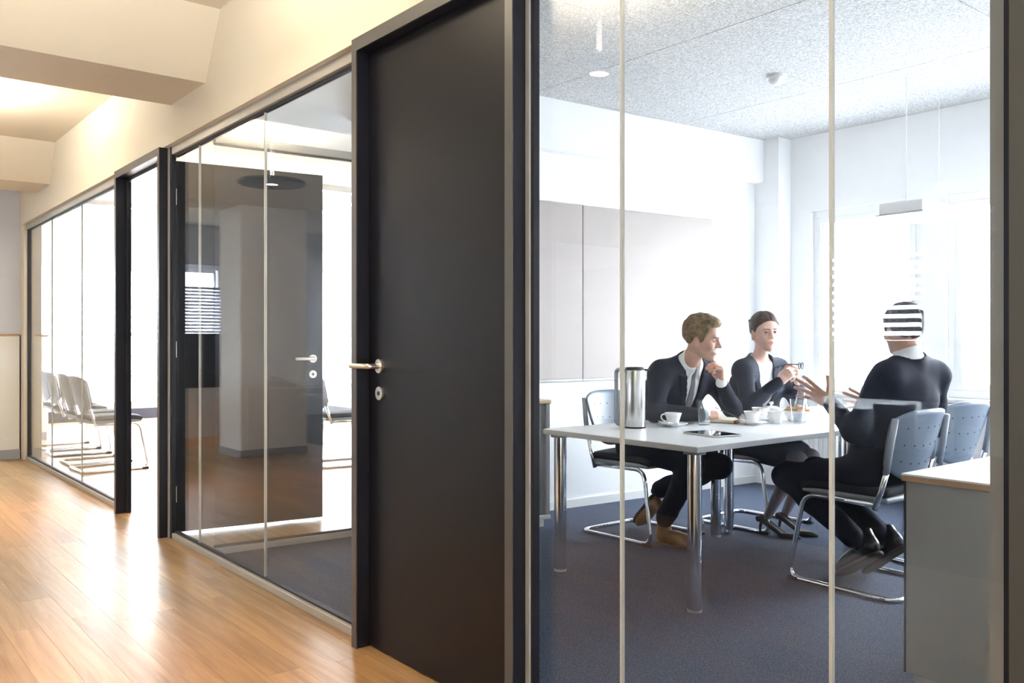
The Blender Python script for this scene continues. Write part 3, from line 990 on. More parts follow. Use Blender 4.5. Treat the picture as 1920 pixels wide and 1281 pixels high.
# reception counter and desk in the open office (seen mirrored in the glass)
t = empty('reception_counter', (-11.3, -.55, 0)); tag(t, 'navy reception counter with a curved end and white base', 'counter')
pr = [(-.35 + .0, -.9), (.35, -.9)] + [(.35 * math.cos(a) + 0, .45 + .35 * math.sin(a)) for a in [i * math.pi / 14 for i in range(15)]]
MB().prism(pr, 1.27, 1.30).build('top', M['navy'], t)
pr2 = [(x * .95, y * .985) for x, y in pr]
MB().prism(pr2, .62, 1.27).build('front_panel', M['navy'], t)
MB().prism([(x * .90, y * .97) for x, y in pr], 0, .62).build('base', M['cabinet_white'], t)
t = empty('tall_cabinet', (-10.95, .52, 0)); tag(t, 'navy tall cabinet with rounded corners beside the reception counter', 'cabinet')
MB().box(-.22, .22, -.2, .2, .0, 1.28, bev=.08, seg=5).build('body', M['navy'], t, 'auto')
bx('top', M['navy'], (-.23, .23, -.21, .21, 1.281, 1.30), t, .008)

t = empty('office_desk', (-8.2, -3.0, 0)); tag(t, 'grey office desk standing behind the far column', 'desk')
bx('desktop', M['cabinet_grey'], (-.8, .8, -.4, .4, .72, .745), t, .003)
for sx in (-.74, .74):
    for sy in (-.35, .35):
        bx('leg', M['alu'], (sx - .02, sx + .02, sy - .02, sy + .02, 0, .72), t)
bx('modesty_panel', M['cabinet_grey'], (-.7, .7, .33, .345, .3, .7), t)
t = empty('monitor', (-8.2, -2.85, .745), R(12)); tag(t, 'black computer monitor on the office desk', 'monitor')
bx('foot', M['rubber'], (-.11, .11, -.08, .08, 0, .012), t, .003)
bx('stand', M['rubber'], (-.02, .02, -.02, .01, .012, .22), t, .003)
sc_ = bx('housing', M['rubber'], (-.27, .27, -.015, .02, .16, .50), t, .006)
bx('screen', M['black_glass'], (-.255, .255, .0201, .0215, .175, .485), sc_)
t = empty('desk_screen', (-5.3, -5.75, 0)); tag(t, 'dark desk divider screen in front of the office windows', 'divider')
bx('panel', M['navy'], (-1.2, 1.2, -.02, .02, .56, 1.21), t, .004)
for s in (-1.1, 1.1):
    bx('leg', M['alu'], (s - .02, s + .02, -.02, .02, .02, .56), t)
    bx('foot', M['alu'], (s - .03, s + .03, -.25, .25, 0, .02), t, .003)

for i, (x, hgt, lb) in enumerate(((-5.86, .47, 'left'), (-5.42, .43, 'middle'), (-4.95, .50, 'right'))):  # boxes added to break up and dim the bright mirrored strip
    t = empty('added_box', (x, -5.98, 0)); tag(t, 'dark grey box with lid added to break up the bright window strip, %s of three' % lb, 'box', 'boxes added below the office window')
    bx('box', M['base_grey'], (-.17, .17, -.13, .13, 0, hgt - .05), t, .006)
    bx('lid', M['plastic_grey'], (-.178, .178, -.138, .138, hgt - .05, hgt), t, .006)

# building across the street ----------------------------------------------
t = empty('facade_building', (-6, 27, -15.6)); tag(t, 'pale apartment building across the street behind the windows', 'building')
bx('wall', M['facade'], (-26, 22, 0, 6, 0, 17), t)
wn = None
for zz in range(5):
    for i in range(13):
        if wn is None:
            wn = MB().box(-.65, .65, -.04, .0, 0, 1.5).build('window', M['facade_glass'], t); q = wn
            MB().box(-.7, .7, -.07, -.04, -.08, 0).box(-.03, .03, -.06, -.04, 0, 1.5).build('window_frame', M['facade'], wn); 
        else:
            q = copy_tree(wn, t)
        q.location = (-24 + i * 3.6, 0, 1.5 + zz * 3.1)
bx('roof', M['concrete'], (-26.4, 22.4, -.4, 6.4, 17, 17.4), t)


# ================================================================== THINGS ON THE TABLE
TZ = .742


def cup(x, y, rz, label, saucer=True, spoon=True, s=1.0):
    if saucer:
        q = empty('saucer', (x, y, TZ)); tag(q, 'white saucer under the ' + label, 'saucer', 'white coffee saucers')
        MB().lathe([(0, .006), (.03, .005), (.034, 0), (.040, 0), (.043, .006), (.078, .016), (.080, .019), (.076, .0195), (.042, .010), (0, .009)], seg=40).build('dish', M['porcelain'], q, True)
        if spoon:
            k = empty('teaspoon', (x, y, TZ + .021), rz + R(25)); tag(k, 'small steel teaspoon on the saucer of the ' + label, 'spoon')
            MB().tube([(-.045, -.058, .002), (-.09, -.048, .008), (-.125, -.04, .016)], .0022, 8).build('stem', M['steel'], k, True)
            MB().sph((-.028, -.062, .001), .016, 14, (1.3, .8, .25)).build('bowl', M['steel'], k, True)
    z = TZ + (.0105 if saucer else 0)
    t = empty('coffee_cup', (x, y, z), rz); tag(t, label, 'cup', 'white coffee cups')
    MB().lathe([(0, .004), (.024, .003), (.026, 0), (.029, .002), (.031, .012), (.041, .045), (.047, .062), (.0455, .063), (.039, .047), (.029, .014), (0, .008)], seg=40).build('bowl', M['porcelain'], t, True)
    MB().tube([(-.040, 0, .053), (-.056, 0, .055), (-.066, 0, .042), (-.058, 0, .024), (-.030, 0, .013)], .0042, 10, .012).build('handle', M['porcelain'], t, True)
    MB().cyl((0, 0, .044), .0385, .002, 28).build('coffee', M['sole'], t)
    t.scale = (s, s, s)
    return t


cup(-3.135, 3.640, R(51), 'white coffee cup beside the steel jug')
cup(-2.925, 4.055, R(-120), 'white coffee cup beside the notebook', spoon=False)
cup(-3.02, 4.265, R(120), 'white coffee cup in front of the woman', s=1.08, spoon=False)


def tumbler(x, y, label, fill=.62, h=.135, r=.042):
    t = empty('water_glass', (x, y, TZ)); tag(t, label, 'glass', 'drinking glasses on the table')
    rb = r * .70
    MB().lathe([(0, 0), (rb, 0), (rb + .001, .004), (r, h), (r - .0022, h), (rb - .0015, .014), (0, .013)], seg=36).build('tumbler', M['drink_glass'], t, True)
    if fill:
        z1 = .0145 + (h - .02) * fill
        r1 = rb - .002 + (r - rb) * (z1 / h)
        MB().lathe([(0, .0145), (rb - .002, .0145), (r1, z1), (0, z1)], seg=36).build('water', M['water'], t, 'auto')
    return t


tumbler(-3.090, 3.845, 'half full water glass beside the writing hand')
tumbler(-2.80, 4.295, 'tall water glass in front of the pastry bowl', .3)
tumbler(-2.90, 4.72, 'water glass at the far end near the gesturing hands', .55, .10, .038)
tumbler(-2.74, 4.78, 'short glass by the sleeve of the gesturing man', .4, .095, .036)

# carafe
t = empty('carafe', (-2.96, 4.58, TZ)); tag(t, 'clear glass carafe in front of the woman', 'carafe')
MB().lathe([(0, 0), (.044, 0), (.047, .01), (.046, .05), (.022, .15), (.018, .20), (.026, .255), (.0238, .255), (.016, .20), (.020, .15), (.0435, .05), (.044, .012), (0, .01)], seg=36).build('body', M['drink_glass'], t, True)

# sugar bowl, creamer, pastry bowl
t = empty('creamer_bowl', (-2.885, 4.215, TZ)); tag(t, 'plain white conical bowl without handle beside the cups', 'bowl')
MB().lathe([(0, 0), (.030, 0), (.033, .004), (.046, .068), (.0435, .068), (.031, .012), (0, .010)], seg=36).build('bowl', M['porcelain'], t, True)
t = empty('sugar_bowl', (-3.05, 4.41, TZ)); tag(t, 'white lidded sugar bowl behind the conical bowl', 'sugar bowl')
MB().lathe([(0, 0), (.036, 0), (.05, .03), (.052, .058), (.05, .062), (0, .062)], seg=36).build('bowl', M['porcelain'], t, True)
ld = MB().lathe([(.053, .062), (.053, .067), (.03, .078), (0, .082)], seg=36).build('lid', M['porcelain'], t, True)
MB().lathe([(.006, .080), (.006, .088), (.013, .092), (.013, .104), (0, .106)], seg=20).build('knob', M['porcelain'], ld, 'auto')
t = empty('pastry_bowl', (-2.885, 4.435, TZ)); tag(t, 'white round bowl filled with small pastries', 'bowl')
MB().lathe([(0, 0), (.05, 0), (.056, .004), (.088, .062), (.085, .063), (.052, .012), (0, .010)], seg=40).build('bowl', M['porcelain'], t, True)
for i, (dx, dy, dz, a) in enumerate([(-.035, -.03, .058, .3), (.035, -.035, .056, 1.4), (.04, .03, .057, 2.2), (-.03, .04, .058, .9), (0, 0, .078, 1.9), (-.052, .0, .066, 2.7), (.02, -.005, .07, .5)]):
    c = empty('pastry', (-2.885 + dx, 4.435 + dy, TZ + dz), a); tag(c, ['small pastry at the left edge of the white bowl', 'small pastry at the front edge of the white bowl', 'small pastry at the right edge of the white bowl', 'small pastry at the back edge of the white bowl', 'topmost small pastry in the white bowl', 'small pastry at the back left of the white bowl', 'small pastry just in front of the topmost one'][i], 'pastry', 'pastries in the white bowl')
    MB().tube([(-.028, -.008, -.004), (-.014, .004, .002), (0, .008, .004), (.014, .004, .002), (.028, -.008, -.004)], .0135, 10, .008).build('roll', M['pastry'], c, True)
    for k in (-.014, .004, .018):
        MB().tube([(k, .02 - abs(k) * .4, -.008), (k, .010, .016), (k, -.006, .012)], .003, 6).build('crust_ridge', M['pastry'], c, True)

# vacuum jug
t = empty('vacuum_jug', (-3.205, 3.415, TZ), R(51.17)); tag(t, 'tall brushed steel vacuum jug with dark handle', 'jug')
MB().lathe([(0, .006), (.055, .006), (.0565, .012), (.0565, .300), (.054, .306), (0, .306)], seg=48).build('body', M['steel'], t, 'auto')
MB().lathe([(0, 0), (.055, 0), (.057, .003), (.057, .008), (0, .008)], seg=48).build('base_ring', M['rubber'], t, 'auto')
ld = MB().lathe([(.047, .306), (.047, .318), (.042, .322), (0, .322)], seg=40).build('lid', M['rubber'], t, 'auto')
MB().box(.03, .082, -.014, .014, .302, .312, bev=.004).build('spout', M['rubber'], ld)
MB().tube([(-.045, 0, .312), (-.098, 0, .308), (-.098, 0, .022), (-.048, 0, .016)], .011, 12, .02).build('handle', M['plastic_grey'], t, True)

# tablet, notebook, pen
t = empty('tablet', (-2.735, 3.465, TZ), R(-12)); tag(t, 'black tablet computer lying on the table edge side', 'tablet')
MB().box(-.12, .12, -.085, .085, 0, .008, bev=.0035, seg=2).build('body', M['alu'], t, 'auto')
bx('screen', M['black_glass'], (-.117, .117, -.082, .082, .008, .0088), t)
NB = (-3.105, 4.075, TZ)
t = empty('notebook', NB, R(20)); tag(t, 'thick cream paged notebook under the writing hand', 'notebook')
bx('cover', M['leather_brown'], (-.075, .075, -.10, .10, 0, .003), t, .001)
bx('pages', M['paper'], (-.072, .072, -.097, .097, .003, .020), t, .002)
MB().tube([(.072, .10, .011), (.072, -.10, .011)], .011, 10).build('spine', M['leather_brown'], t, True)


# ================================================================== PEOPLE (signed distance fields -> one smooth mesh)
class Fld:
    def __init__(s, lo, hi, h):
        s.o = np.array(lo, float); s.h = h
        s.n = np.ceil((np.array(hi, float) - s.o) / h).astype(int) + 1
        s.D = np.full(s.n, .2, np.float32)

    def blk(s, lo, hi):
        a = np.clip(np.floor((np.array(lo) - s.o) / s.h).astype(int), 0, s.n)
        b = np.clip(np.ceil((np.array(hi) - s.o) / s.h).astype(int) + 1, 0, s.n)
        sl = tuple(slice(i, j) for i, j in zip(a, b))
        ax = [(s.o[i] + s.h * np.arange(a[i], b[i])).astype(np.float32) for i in range(3)]
        return sl, ax[0][:, None, None], ax[1][None, :, None], ax[2][None, None, :]

    def put(s, sl, d, k, op='u'):
        a = s.D[sl]
        if a.size == 0: return
        d = np.asarray(d, np.float32)
        if op == 's': a_, b_ = -a, d            # subtract: max(a,-d) = -min(-a,d)
        elif op == 'i': a_, b_ = -a, -d
        else: a_, b_ = a, d
        m = np.minimum(a_, b_)
        if k > 0:
            hh = np.maximum(k - np.abs(a_ - b_), 0) / k
            m = m - hh * hh * k * .25
        s.D[sl] = m if op == 'u' else -m

    def cone(s, a, b, ra, rb, k=.02, op='u'):
        a = np.array(a, float); b = np.array(b, float)
        m = max(ra, rb) + k + 5 * s.h
        sl, x, y, z = s.blk(np.minimum(a, b) - m, np.maximum(a, b) + m)
        ab = b - a; L2 = float(ab @ ab) + 1e-12
        t = np.clip(((x - a[0]) * ab[0] + (y - a[1]) * ab[1] + (z - a[2]) * ab[2]) / L2, 0, 1)
        d = np.sqrt((x - a[0] - t * ab[0]) ** 2 + (y - a[1] - t * ab[1]) ** 2 + (z - a[2] - t * ab[2]) ** 2) - (ra + (rb - ra) * t)
        s.put(sl, d, k, op)

    def ell(s, c, r, k=.01, op='u', rot=None):
        c = np.array(c, float)
        m = max(r) + k + 5 * s.h
        sl, x, y, z = s.blk(c - m, c + m)
        X, Y, Z = x - c[0], y - c[1], z - c[2]
        if rot is not None:
            A = np.array(rot)
            X, Y, Z = (X * A[0, 0] + Y * A[1, 0] + Z * A[2, 0], X * A[0, 1] + Y * A[1, 1] + Z * A[2, 1], X * A[0, 2] + Y * A[1, 2] + Z * A[2, 2])
        k0 = np.sqrt((X / r[0]) ** 2 + (Y / r[1]) ** 2 + (Z / r[2]) ** 2)
        k1 = np.sqrt((X / r[0] ** 2) ** 2 + (Y / r[1] ** 2) ** 2 + (Z / r[2] ** 2) ** 2) + 1e-9
        s.put(sl, k0 * (k0 - 1) / k1, k, op)

    def all(s):
        return s.blk(s.o, s.o + s.h * (s.n - 1))

    def net(s, smooth=4):
        D = s.D.copy()
        for ax in range(3):
            for e in (0, -1):
                i = [slice(None)] * 3; i[ax] = e
                D[tuple(i)] = np.maximum(D[tuple(i)], .001)
        I = D < 0
        c = np.zeros(np.array(D.shape) - 1, np.int8)
        offs = [(i, j, k) for i in (0, 1) for j in (0, 1) for k in (0, 1)]
        nx, ny, nz = D.shape
        for i, j, k in offs:
            c += I[i:nx - 1 + i, j:ny - 1 + j, k:nz - 1 + k]
        idx = np.argwhere((c > 0) & (c < 8))
        vid = np.full(c.shape, -1, np.int32)
        vid[tuple(idx.T)] = np.arange(len(idx))
        V = np.stack([D[idx[:, 0] + i, idx[:, 1] + j, idx[:, 2] + k] for i, j, k in offs], 1).astype(float)
        acc = np.zeros((len(idx), 3)); cnt = np.zeros(len(idx))
        O = np.array(offs, float)
        for a in range(8):
            for b in range(a + 1, 8):
                if np.abs(O[a] - O[b]).sum() != 1: continue
                m = (V[:, a] < 0) != (V[:, b] < 0)
                t = V[m, a] / (V[m, a] - V[m, b])
                acc[m] += O[a] + (O[b] - O[a]) * t[:, None]; cnt[m] += 1
        pts = s.o + s.h * (idx + acc / cnt[:, None])
        Q = []
        for ax in range(3):
            o1, o2 = [(1, 2), (2, 0), (0, 1)][ax]
            a = [slice(1, -1)] * 3; b = [slice(1, -1)] * 3
            a[ax] = slice(0, -1); b[ax] = slice(1, None)
            A, B = I[tuple(a)], I[tuple(b)]
            e = np.argwhere(A != B)
            if not len(e): continue
            sg = A[tuple(e.T)]
            e = e + np.array([0 if q == ax else 1 for q in range(3)])
            d1 = np.zeros(3, int); d1[o1] = 1
            d2 = np.zeros(3, int); d2[o2] = 1
            q = [vid[tuple((e - d).T)] for d in (d1 + d2, d2, d1 * 0, d1)]
            q = np.stack(q, 1)
            q[~sg] = q[~sg][:, ::-1]
            Q.append(q)
        Q = np.concatenate(Q)
        if smooth:
            E_ = np.concatenate([Q[:, [0, 1]], Q[:, [1, 2]], Q[:, [2, 3]], Q[:, [3, 0]]])
            i_ = np.concatenate([E_[:, 0], E_[:, 1]]); j_ = np.concatenate([E_[:, 1], E_[:, 0]])
            dg = np.bincount(i_, minlength=len(pts)).astype(float)[:, None] + 1e-9
            for it in range(smooth):
                for lam in (.55, -.57):
                    av = np.stack([np.bincount(i_, weights=pts[j_, c_], minlength=len(pts)) for c_ in range(3)], 1) / dg
                    pts = pts + lam * (av - pts)
        return pts, Q


def mesh_obj(name, parts, mats, parent=None, attrs=None):
    """parts: list of (pts, quads, matindex array or int)"""
    vs, qs, ms = [], [], []
    n = 0
    for p, q, m in parts:
        vs.append(p); qs.append(q + n); n += len(p)
        ms.append(np.full(len(q), m, np.int32) if np.isscalar(m) else m.astype(np.int32))
    v = np.concatenate(vs); q = np.concatenate(qs); m = np.concatenate(ms)
    me = bpy.data.meshes.new(name)
    me.vertices.add(len(v)); me.vertices.foreach_set('co', v.astype(np.float32).ravel())
    me.loops.add(q.size); me.loops.foreach_set('vertex_index', q.astype(np.int32).ravel())
    me.polygons.add(len(q)); me.polygons.foreach_set('loop_start', np.arange(0, q.size, 4, dtype=np.int32))
    try: me.polygons.foreach_set('loop_total', np.full(len(q), 4, np.int32))
    except Exception: pass
    for mm in mats: me.materials.append(mm)
    me.polygons.foreach_set('material_index', m)
    me.polygons.foreach_set('use_smooth', np.ones(len(q), bool))
    for an, av in (attrs or {}).items():
        me.attributes.new(an, 'FLOAT', 'POINT').data.foreach_set('value', av.astype(np.float32))
    me.update(calc_edges=True)
    o = bpy.data.objects.new(name, me); COL.objects.link(o)
    if parent: o.parent = parent
    return o


def nrm(v):
    v = np.array(v, float); return v / np.linalg.norm(v)


def frame(fwd, up):
    """columns: forward, left, up"""
    f = nrm(fwd); l = nrm(np.cross(up, f)); u = np.cross(f, l)
    return np.stack([f, l, u], 1)


def head_frame(yaw, pitch, roll):
    m = Matrix.Rotation(R(yaw), 3, 'Z') @ Matrix.Rotation(R(pitch), 3, 'Y') @ Matrix.Rotation(R(roll), 3, 'X')
    return np.array(m)


def head_field(nl, h=.0023, female=False, smile=False):
    lo_ = np.minimum((-.15, -.115, -.16), nl - .065); hi_ = np.maximum((.145, .115, .155), nl + .065)
    F = Fld(lo_, hi_, h)
    j = .90 if female else 1.0
    F.ell((-.014, 0, .030), (.098, .076, .090), .01)                      # cranium
    F.ell((.030, 0, .020), (.062, .066, .075), .03)                      # forehead
    F.ell((.030, 0, -.045), (.060, .056 * j, .066), .03)                 # face
    for s in (-1, 1):
        F.cone((-.012, s * .056 * j, -.045), (.052, s * .020 * j, -.100), .020 * j, .015, .028)   # jaw
        F.ell((.058, s * .040, -.028), (.024, .020, .019), .02)           # cheekbone
        F.ell((-.006, s * .077, -.018), (.019, .0085, .031), .008, rot=np.array(Matrix.Rotation(R(s * 18), 3, 'Z') @ Matrix.Rotation(R(-8), 3, 'Y')))
        F.ell((.002, s * .084, -.016), (.009, .006, .017), .006, 's')
        F.cone((-.008, s * .074, -.044), (-.004, s * .073, -.046), .008, .008, .006)
    F.ell((.066, 0, -.101), (.021, .022 * j, .018), .022)                # chin
    F.cone((.083, -.032, .019), (.083, .032, .019), .0085 if female else .0115, .0085 if female else .0115, .018)   # brow
    for s in (-1, 1):
        F.ell((.094, s * .0315, -.002), (.020, .019, .0125), .012, 's')   # sockets
    F.cone((.088, 0, .012), (.108, 0, -.030), .0072, .0095, .012)         # nose bridge
    F.ell((.110, 0, -.033), (.0115, .0115, .010), .008)                  # tip
    for s in (-1, 1):
        F.ell((.097, s * .0125, -.036), (.010, .0072, .0075), .006)
        F.ell((.103, s * .006, -.0445), (.005, .0032, .003), .002, 's')
    lx = -.006 if female else 0.
    F.ell((.078 + lx, 0, -.066), (.020, .030, .022), .012)               # muzzle
    w = .030 if smile else .024
    F.ell((.0895 + lx, 0, -.0605), (.0085, w * .82, .0055), .006)
    F.ell((.0865 + lx, 0, -.0745), (.0095, w * .74, .0065), .006)
    if smile:
        for t in np.linspace(-1, 1, 9):
            F.ell((.098 - .012 * t * t, t * .025, -.0665 + .007 * t * t), (.012, .005, .0042 * (1 - .5 * t * t)), .002, 's')
        for s in (-1, 1):
            F.ell((.066, s * .043, -.042), (.022, .017, .017), .014)
    else:
        F.ell((.099 + lx, 0, -.0672), (.010, w * .72, .0016), .002, 's')
    F.cone((-.022, 0, -.055), nl, .047 * (j if female else 1.06), .048 * (j if female else 1.08), .03)
    return F


def hand_mesh(h, curls, splay, thumb, s=1.0, arm=(-1, 0, 0)):
    """local: x to the fingers, z back of the hand, thumb at +y"""
    F = Fld((-.13, -.14, -.15), (.24, .14, .12), h)
    arm = nrm(arm) * .075
    k = s
    kn = [(.088, .0295, 0), (.094, .0095, .003), (.089, -.0115, .002), (.080, -.031, -.003)]
    for (x, y, z) in kn:
        F.cone((.012 * k, y * .55 * k, -.002), (x * k, y * k, z * k), .0135 * k, .0105 * k, .012)
    F.ell((.05 * k, 0, -.006 * k), (.045 * k, .034 * k, .0125 * k), .012)
    for yy in (-.008, .008):
        F.cone(arm + np.array([0, yy, 0]), (.012 * k, yy * k, -.003), .021 * k, .020 * k, .02)
    ln = [(.044, .026, .021), (.049, .030, .023), (.045, .028, .022), (.035, .021, .019)]
    rd = [.0098, .0100, .0095, .0085]
    for i in range(4):
        p = np.array(kn[i]) * k
        yaw = R(splay[i]); a = 0.
        for jn in range(3):
            a += R(curls[i][jn])
            d = np.array([math.cos(a) * math.cos(yaw), math.cos(a) * math.sin(yaw), -math.sin(a)])
            q = p + d * ln[i][jn] * k
            F.cone(p, q, rd[i] * k * (1 - .06 * jn), rd[i] * k * (.95 - .08 * jn), .004)
            p = q
    p = np.array((.018, .022, -.008)) * k
    for (d, L, r0, r1) in zip(thumb, (.045, .034, .028), (.0165, .0125, .0105), (.0125, .0105, .0088)):
        q = p + nrm(d) * L * k
        F.cone(p, q, r0 * k, r1 * k, .008)
        p = q
    return F.net()


RELAX_THUMB = [(.75, .62, -.2), (.9, .35, -.25), (1, .1, -.2)]


def smin(a, b, k):
    h = np.maximum(k - np.abs(a - b), 0) / k
    return np.minimum(a, b) - h * h * k * .25


def wrinkle(x, y, z, amp, seed=0.):
    a = np.sin(31 * x + 17 * z + seed) * np.sin(23 * y - 19 * z + 1.3 * seed) + .6 * np.sin(61 * z + 33 * x - 20 * y + seed * 2)
    return amp * a


def person(name, label, J, fwd, head, hair_fn, mats, hands, female=False, smile=False, shoes=None, hems=(.0, .0), wr_seed=0., vdepth=.34, tie=True):
    J = {k: np.array(v, float) for k, v in J.items()}
    base = empty(name, (float(J['pel'][0]), float(J['pel'][1]), 0)); tag(base, label, 'person')
    inv = -np.array([J['pel'][0], J['pel'][1], 0.])
    pel, neck = J['pel'], J['neck']
    u = nrm(neck - pel)
    f = nrm(np.array(fwd, float) - u * (np.array(fwd, float) @ u))
    l = np.cross(u, f)
    hc, HR = J['head'], head_frame(*head)
    sx = .88 if female else 1.
    hipw = .085
    hl, hr = pel + l * hipw - u * .02, pel - l * hipw - u * .02
    chest = neck - u * .17
    lo = np.min([v for v in J.values()], 0) - .16; hi = np.max([v for v in J.values()], 0) + .16
    lo[2] = -.01

    def torso(F, inf, k=.07, low=True):
        for s in (-1, 1):
            F.cone(pel + l * s * .070 + u * .02, chest + l * s * (.083 if female else .094) * sx, .105 * (1.0 if female else 1.02) + inf, .103 * sx + inf, k)
        F.cone(chest - u * .04 + f * .012, chest + u * .05, .115 * sx + inf, .095 * sx + inf, k)
        F.cone(J['ls'], J['rs'], .052 * sx + inf, .052 * sx + inf, .05)
        for q in ('ls', 'rs'):
            F.cone(neck + u * .015, J[q], .048 * sx + inf * .6, .050 * sx + inf, .05)
        if female:
            for s in (-1, 1):
                F.ell(chest + u * .0 + l * s * .062 + f * .075, (.058 + inf * .6,) * 3, .05)

    def arms(F, inf, k=.03, end=0.):
        for a in 'lr':
            S, E, W = J[a + 's'], J[a + 'e'], J[a + 'w']
            F.cone(S, E, .052 * sx + inf, .040 * sx + inf, .04)
            W2 = W + nrm(E - W) * end
            F.cone(E, W2, .042 * sx + inf, .026 * sx + inf, k)

    def legs(F, inf, k=.04, end=0., hem=0.):
        for a, hp in (('l', hl), ('r', hr)):
            K, A = J[a + 'k'], J[a + 'a']
            F.cone(hp, K, .083 * (.97 if female else 1.03) + inf, .052 + inf, k)
            A2 = A + nrm(K - A) * end
            mid = K * .62 + A2 * .38
            F.cone(K, mid, .053 + inf, .049 + inf, k)
            F.cone(mid, A2, .049 + inf, .031 + inf + hem, k)
        F.cone(hl, hr, .10 + inf, .10 + inf, .06)

    # ---- body: trunk and limbs (coarse, covered by the clothes), head and hands fine
    F = Fld(lo, hi, .0075 if not female else .0055)
    torso(F, -.012); arms(F, -.006); legs(F, -.004)
    F.cone(neck - u * .03, hc + HR @ np.array([-.03, 0, -.10]), .048 * sx, .046 * sx, .03)
    bp, bq = F.net()
    if female:
        cz = bp[bq].mean(1)
        bm_ = np.where(cz[:, 2] < .62, 2, 0)
    else:
        bm_ = np.where(bp[bq].mean(1)[:, 2] < .42, 2, 0)
    parts = [(bp + inv, bq, bm_)]
    HF = head_field(HR.T @ (neck - u * .01 - hc), female=female, smile=smile)
    hp_, hq_ = HF.net()
    c = hp_[hq_].mean(1)
    hm = np.zeros(len(hq_), int)
    if smile:
        te = (np.abs(c[:, 1]) < .023) & (np.abs(c[:, 2] + .0655 - .007 * (c[:, 1] / .025) ** 2) < .0048) & (c[:, 0] > .068)
        hm[te] = 3
    X_, Y_, Z_ = hp_.T
    wl_ = .030 if smile else .023
    cz = -.0672 + (.006 * (Y_ / .025) ** 2 if smile else 0)
    lipd = np.abs(Z_ - cz) - .0105 * np.clip(1 - (Y_ / wl_) ** 2, 0, 1)
    lip = np.clip(.5 - lipd / .004, 0, 1) * (X_ > .070) * (np.abs(Y_) < wl_)
    ss = lambda v, a_, b_: np.clip((v - a_) / (b_ - a_), 0, 1) ** 2 * (3 - 2 * np.clip((v - a_) / (b_ - a_), 0, 1))
    jawline = -.034 - .030 * ss(X_, .02, .075) 
    stub = ss(jawline - Z_, 0, .016) * ss(Z_, -.135, -.115) * ss(X_, -.010, .012) * .75
    stub = np.maximum(stub, ss(X_, .07, .08) * ss(-.046 - Z_, 0, .006) * ss(Z_ + .062, -.002, .006) * .6)
    if female: stub = stub * 0
    parts.append((hp_ @ HR.T + hc + inv, hq_, hm))
    for (side, d, back, curls, splay, thumb) in hands:
        Wp = J[side + 'w']
        X = nrm(d); Z = nrm(np.array(back, float) - X * (np.array(back, float) @ X)); Y = np.cross(Z, X)
        sgn = 1 if side == 'l' else -1
        av = np.array([X, Y, Z]) @ nrm(J[side + 'e'] - Wp)
        pts, q = hand_mesh(.0025, curls, splay, thumb, .92 if female else 1.0, av * np.array([1, -sgn, 1]))
        # thumb side: left hand with the back up and fingers forward has its thumb on the right (-y)
        pts = pts * np.array([1, -sgn, 1])
        if sgn == 1: q = q[:, ::-1]
        parts.append((pts @ np.stack([X, Y, Z]) + Wp + inv, q, 0))
    n0 = len(bp); nt = sum(len(p_[0]) for p_ in parts)
    at_l = np.zeros(nt); at_l[n0:n0 + len(hp_)] = lip
    at_s = np.zeros(nt); at_s[n0:n0 + len(hp_)] = stub
    body = mesh_obj('body', parts, [mats['skin'], mats['skin'], mats.get('legs', mats['skin']), M['teeth']], base, dict(lip=at_l, stubble=at_s))

    def surf(yy, zz, off):
        """front of the face at height zz, side yy"""
        i, k_ = int(round((yy - HF.o[1]) / HF.h)), int(round((zz - HF.o[2]) / HF.h))
        col = HF.D[:, i, k_]
        ix = np.nonzero(col < 0)[0].max()
        return HF.o[0] + HF.h * (ix + col[ix] / (col[ix] - col[ix + 1])) + off

    def loc(p):
        return tuple(HR @ np.array(p, float) + hc + inv)
    for s in (-1, 1):
        e = MB().sph((0, 0, 0), .0122, 20).build('eye', M['eye_white'], base, True); e.location = loc((.0735, s * .0315, -.002))
        i = MB().sph((0, 0, 0), .0062, 14, (.5, 1, 1)).build('iris', M['iris'], e, True)
        i.location = tuple(HR @ np.array([.0105, 0, 0])); i.rotation_euler = Matrix(HR.tolist()).to_euler()
        pb = []
        for t_ in np.linspace(.011, .049, 9):
            zz = .0165 + .16 * (min(t_, .036) - .011) * .9 - .30 * max(0, t_ - .036)
            pb.append(loc((surf(s * t_, zz, -.0002), s * t_, zz)))
        MB().tube(pb, .0024 if female else .0034, 8, r2=.0012).build('eyebrow', mats['brow'], base, True)
        lid = MB()
        for lo_, hi_ in ((14 if not smile else 8, 80), (-80, -20 if not smile else -13)):
            def lf2_(u_, v_):
                el = R(lo_ + (hi_ - lo_) * v_); az = R(-100 + 200 * u_)
                rr = .0135
                return Vector((rr * math.cos(el) * math.cos(az), rr * math.cos(el) * math.sin(az), rr * math.sin(el)))
            lid.shell(lf2_, 16, 8, .0008)
        ld = lid.build('eyelids', mats['skin'], e, True); ld.rotation_euler = Matrix(HR.tolist()).to_euler()
        lash = MB().tube([(.0139 * math.cos(R(14 if not smile else 8)) * math.cos(R(a_)), .0139 * math.cos(R(11)) * math.sin(R(a_)), .0139 * math.sin(R(14 if not smile else 8))) for a_ in range(-60, 61, 12)], .0009 if not female else .0012, 6)
        lo2 = lash.build('lashes', mats['brow'], e, True); lo2.rotation_euler = ld.rotation_euler
    # ---- hair
    G = Fld((-.15, -.12, -.15), (.15, .12, .17), .0032)
    hair_fn(G)
    p, q = G.net()
    mesh_obj('hair', [(p @ HR.T + hc + inv, q, 0)], [mats['hair']], base)
    # ---- jacket
    JF = Fld(lo, hi, .0058)
    torso(JF, .016)
    sl, x, y, z = JF.all()
    rx, ry, rz_ = x - neck[0], y - neck[1], z - neck[2]
    a = rx * u[0] + ry * u[1] + rz_ * u[2]
    b = rx * l[0] + ry * l[1] + rz_ * l[2]
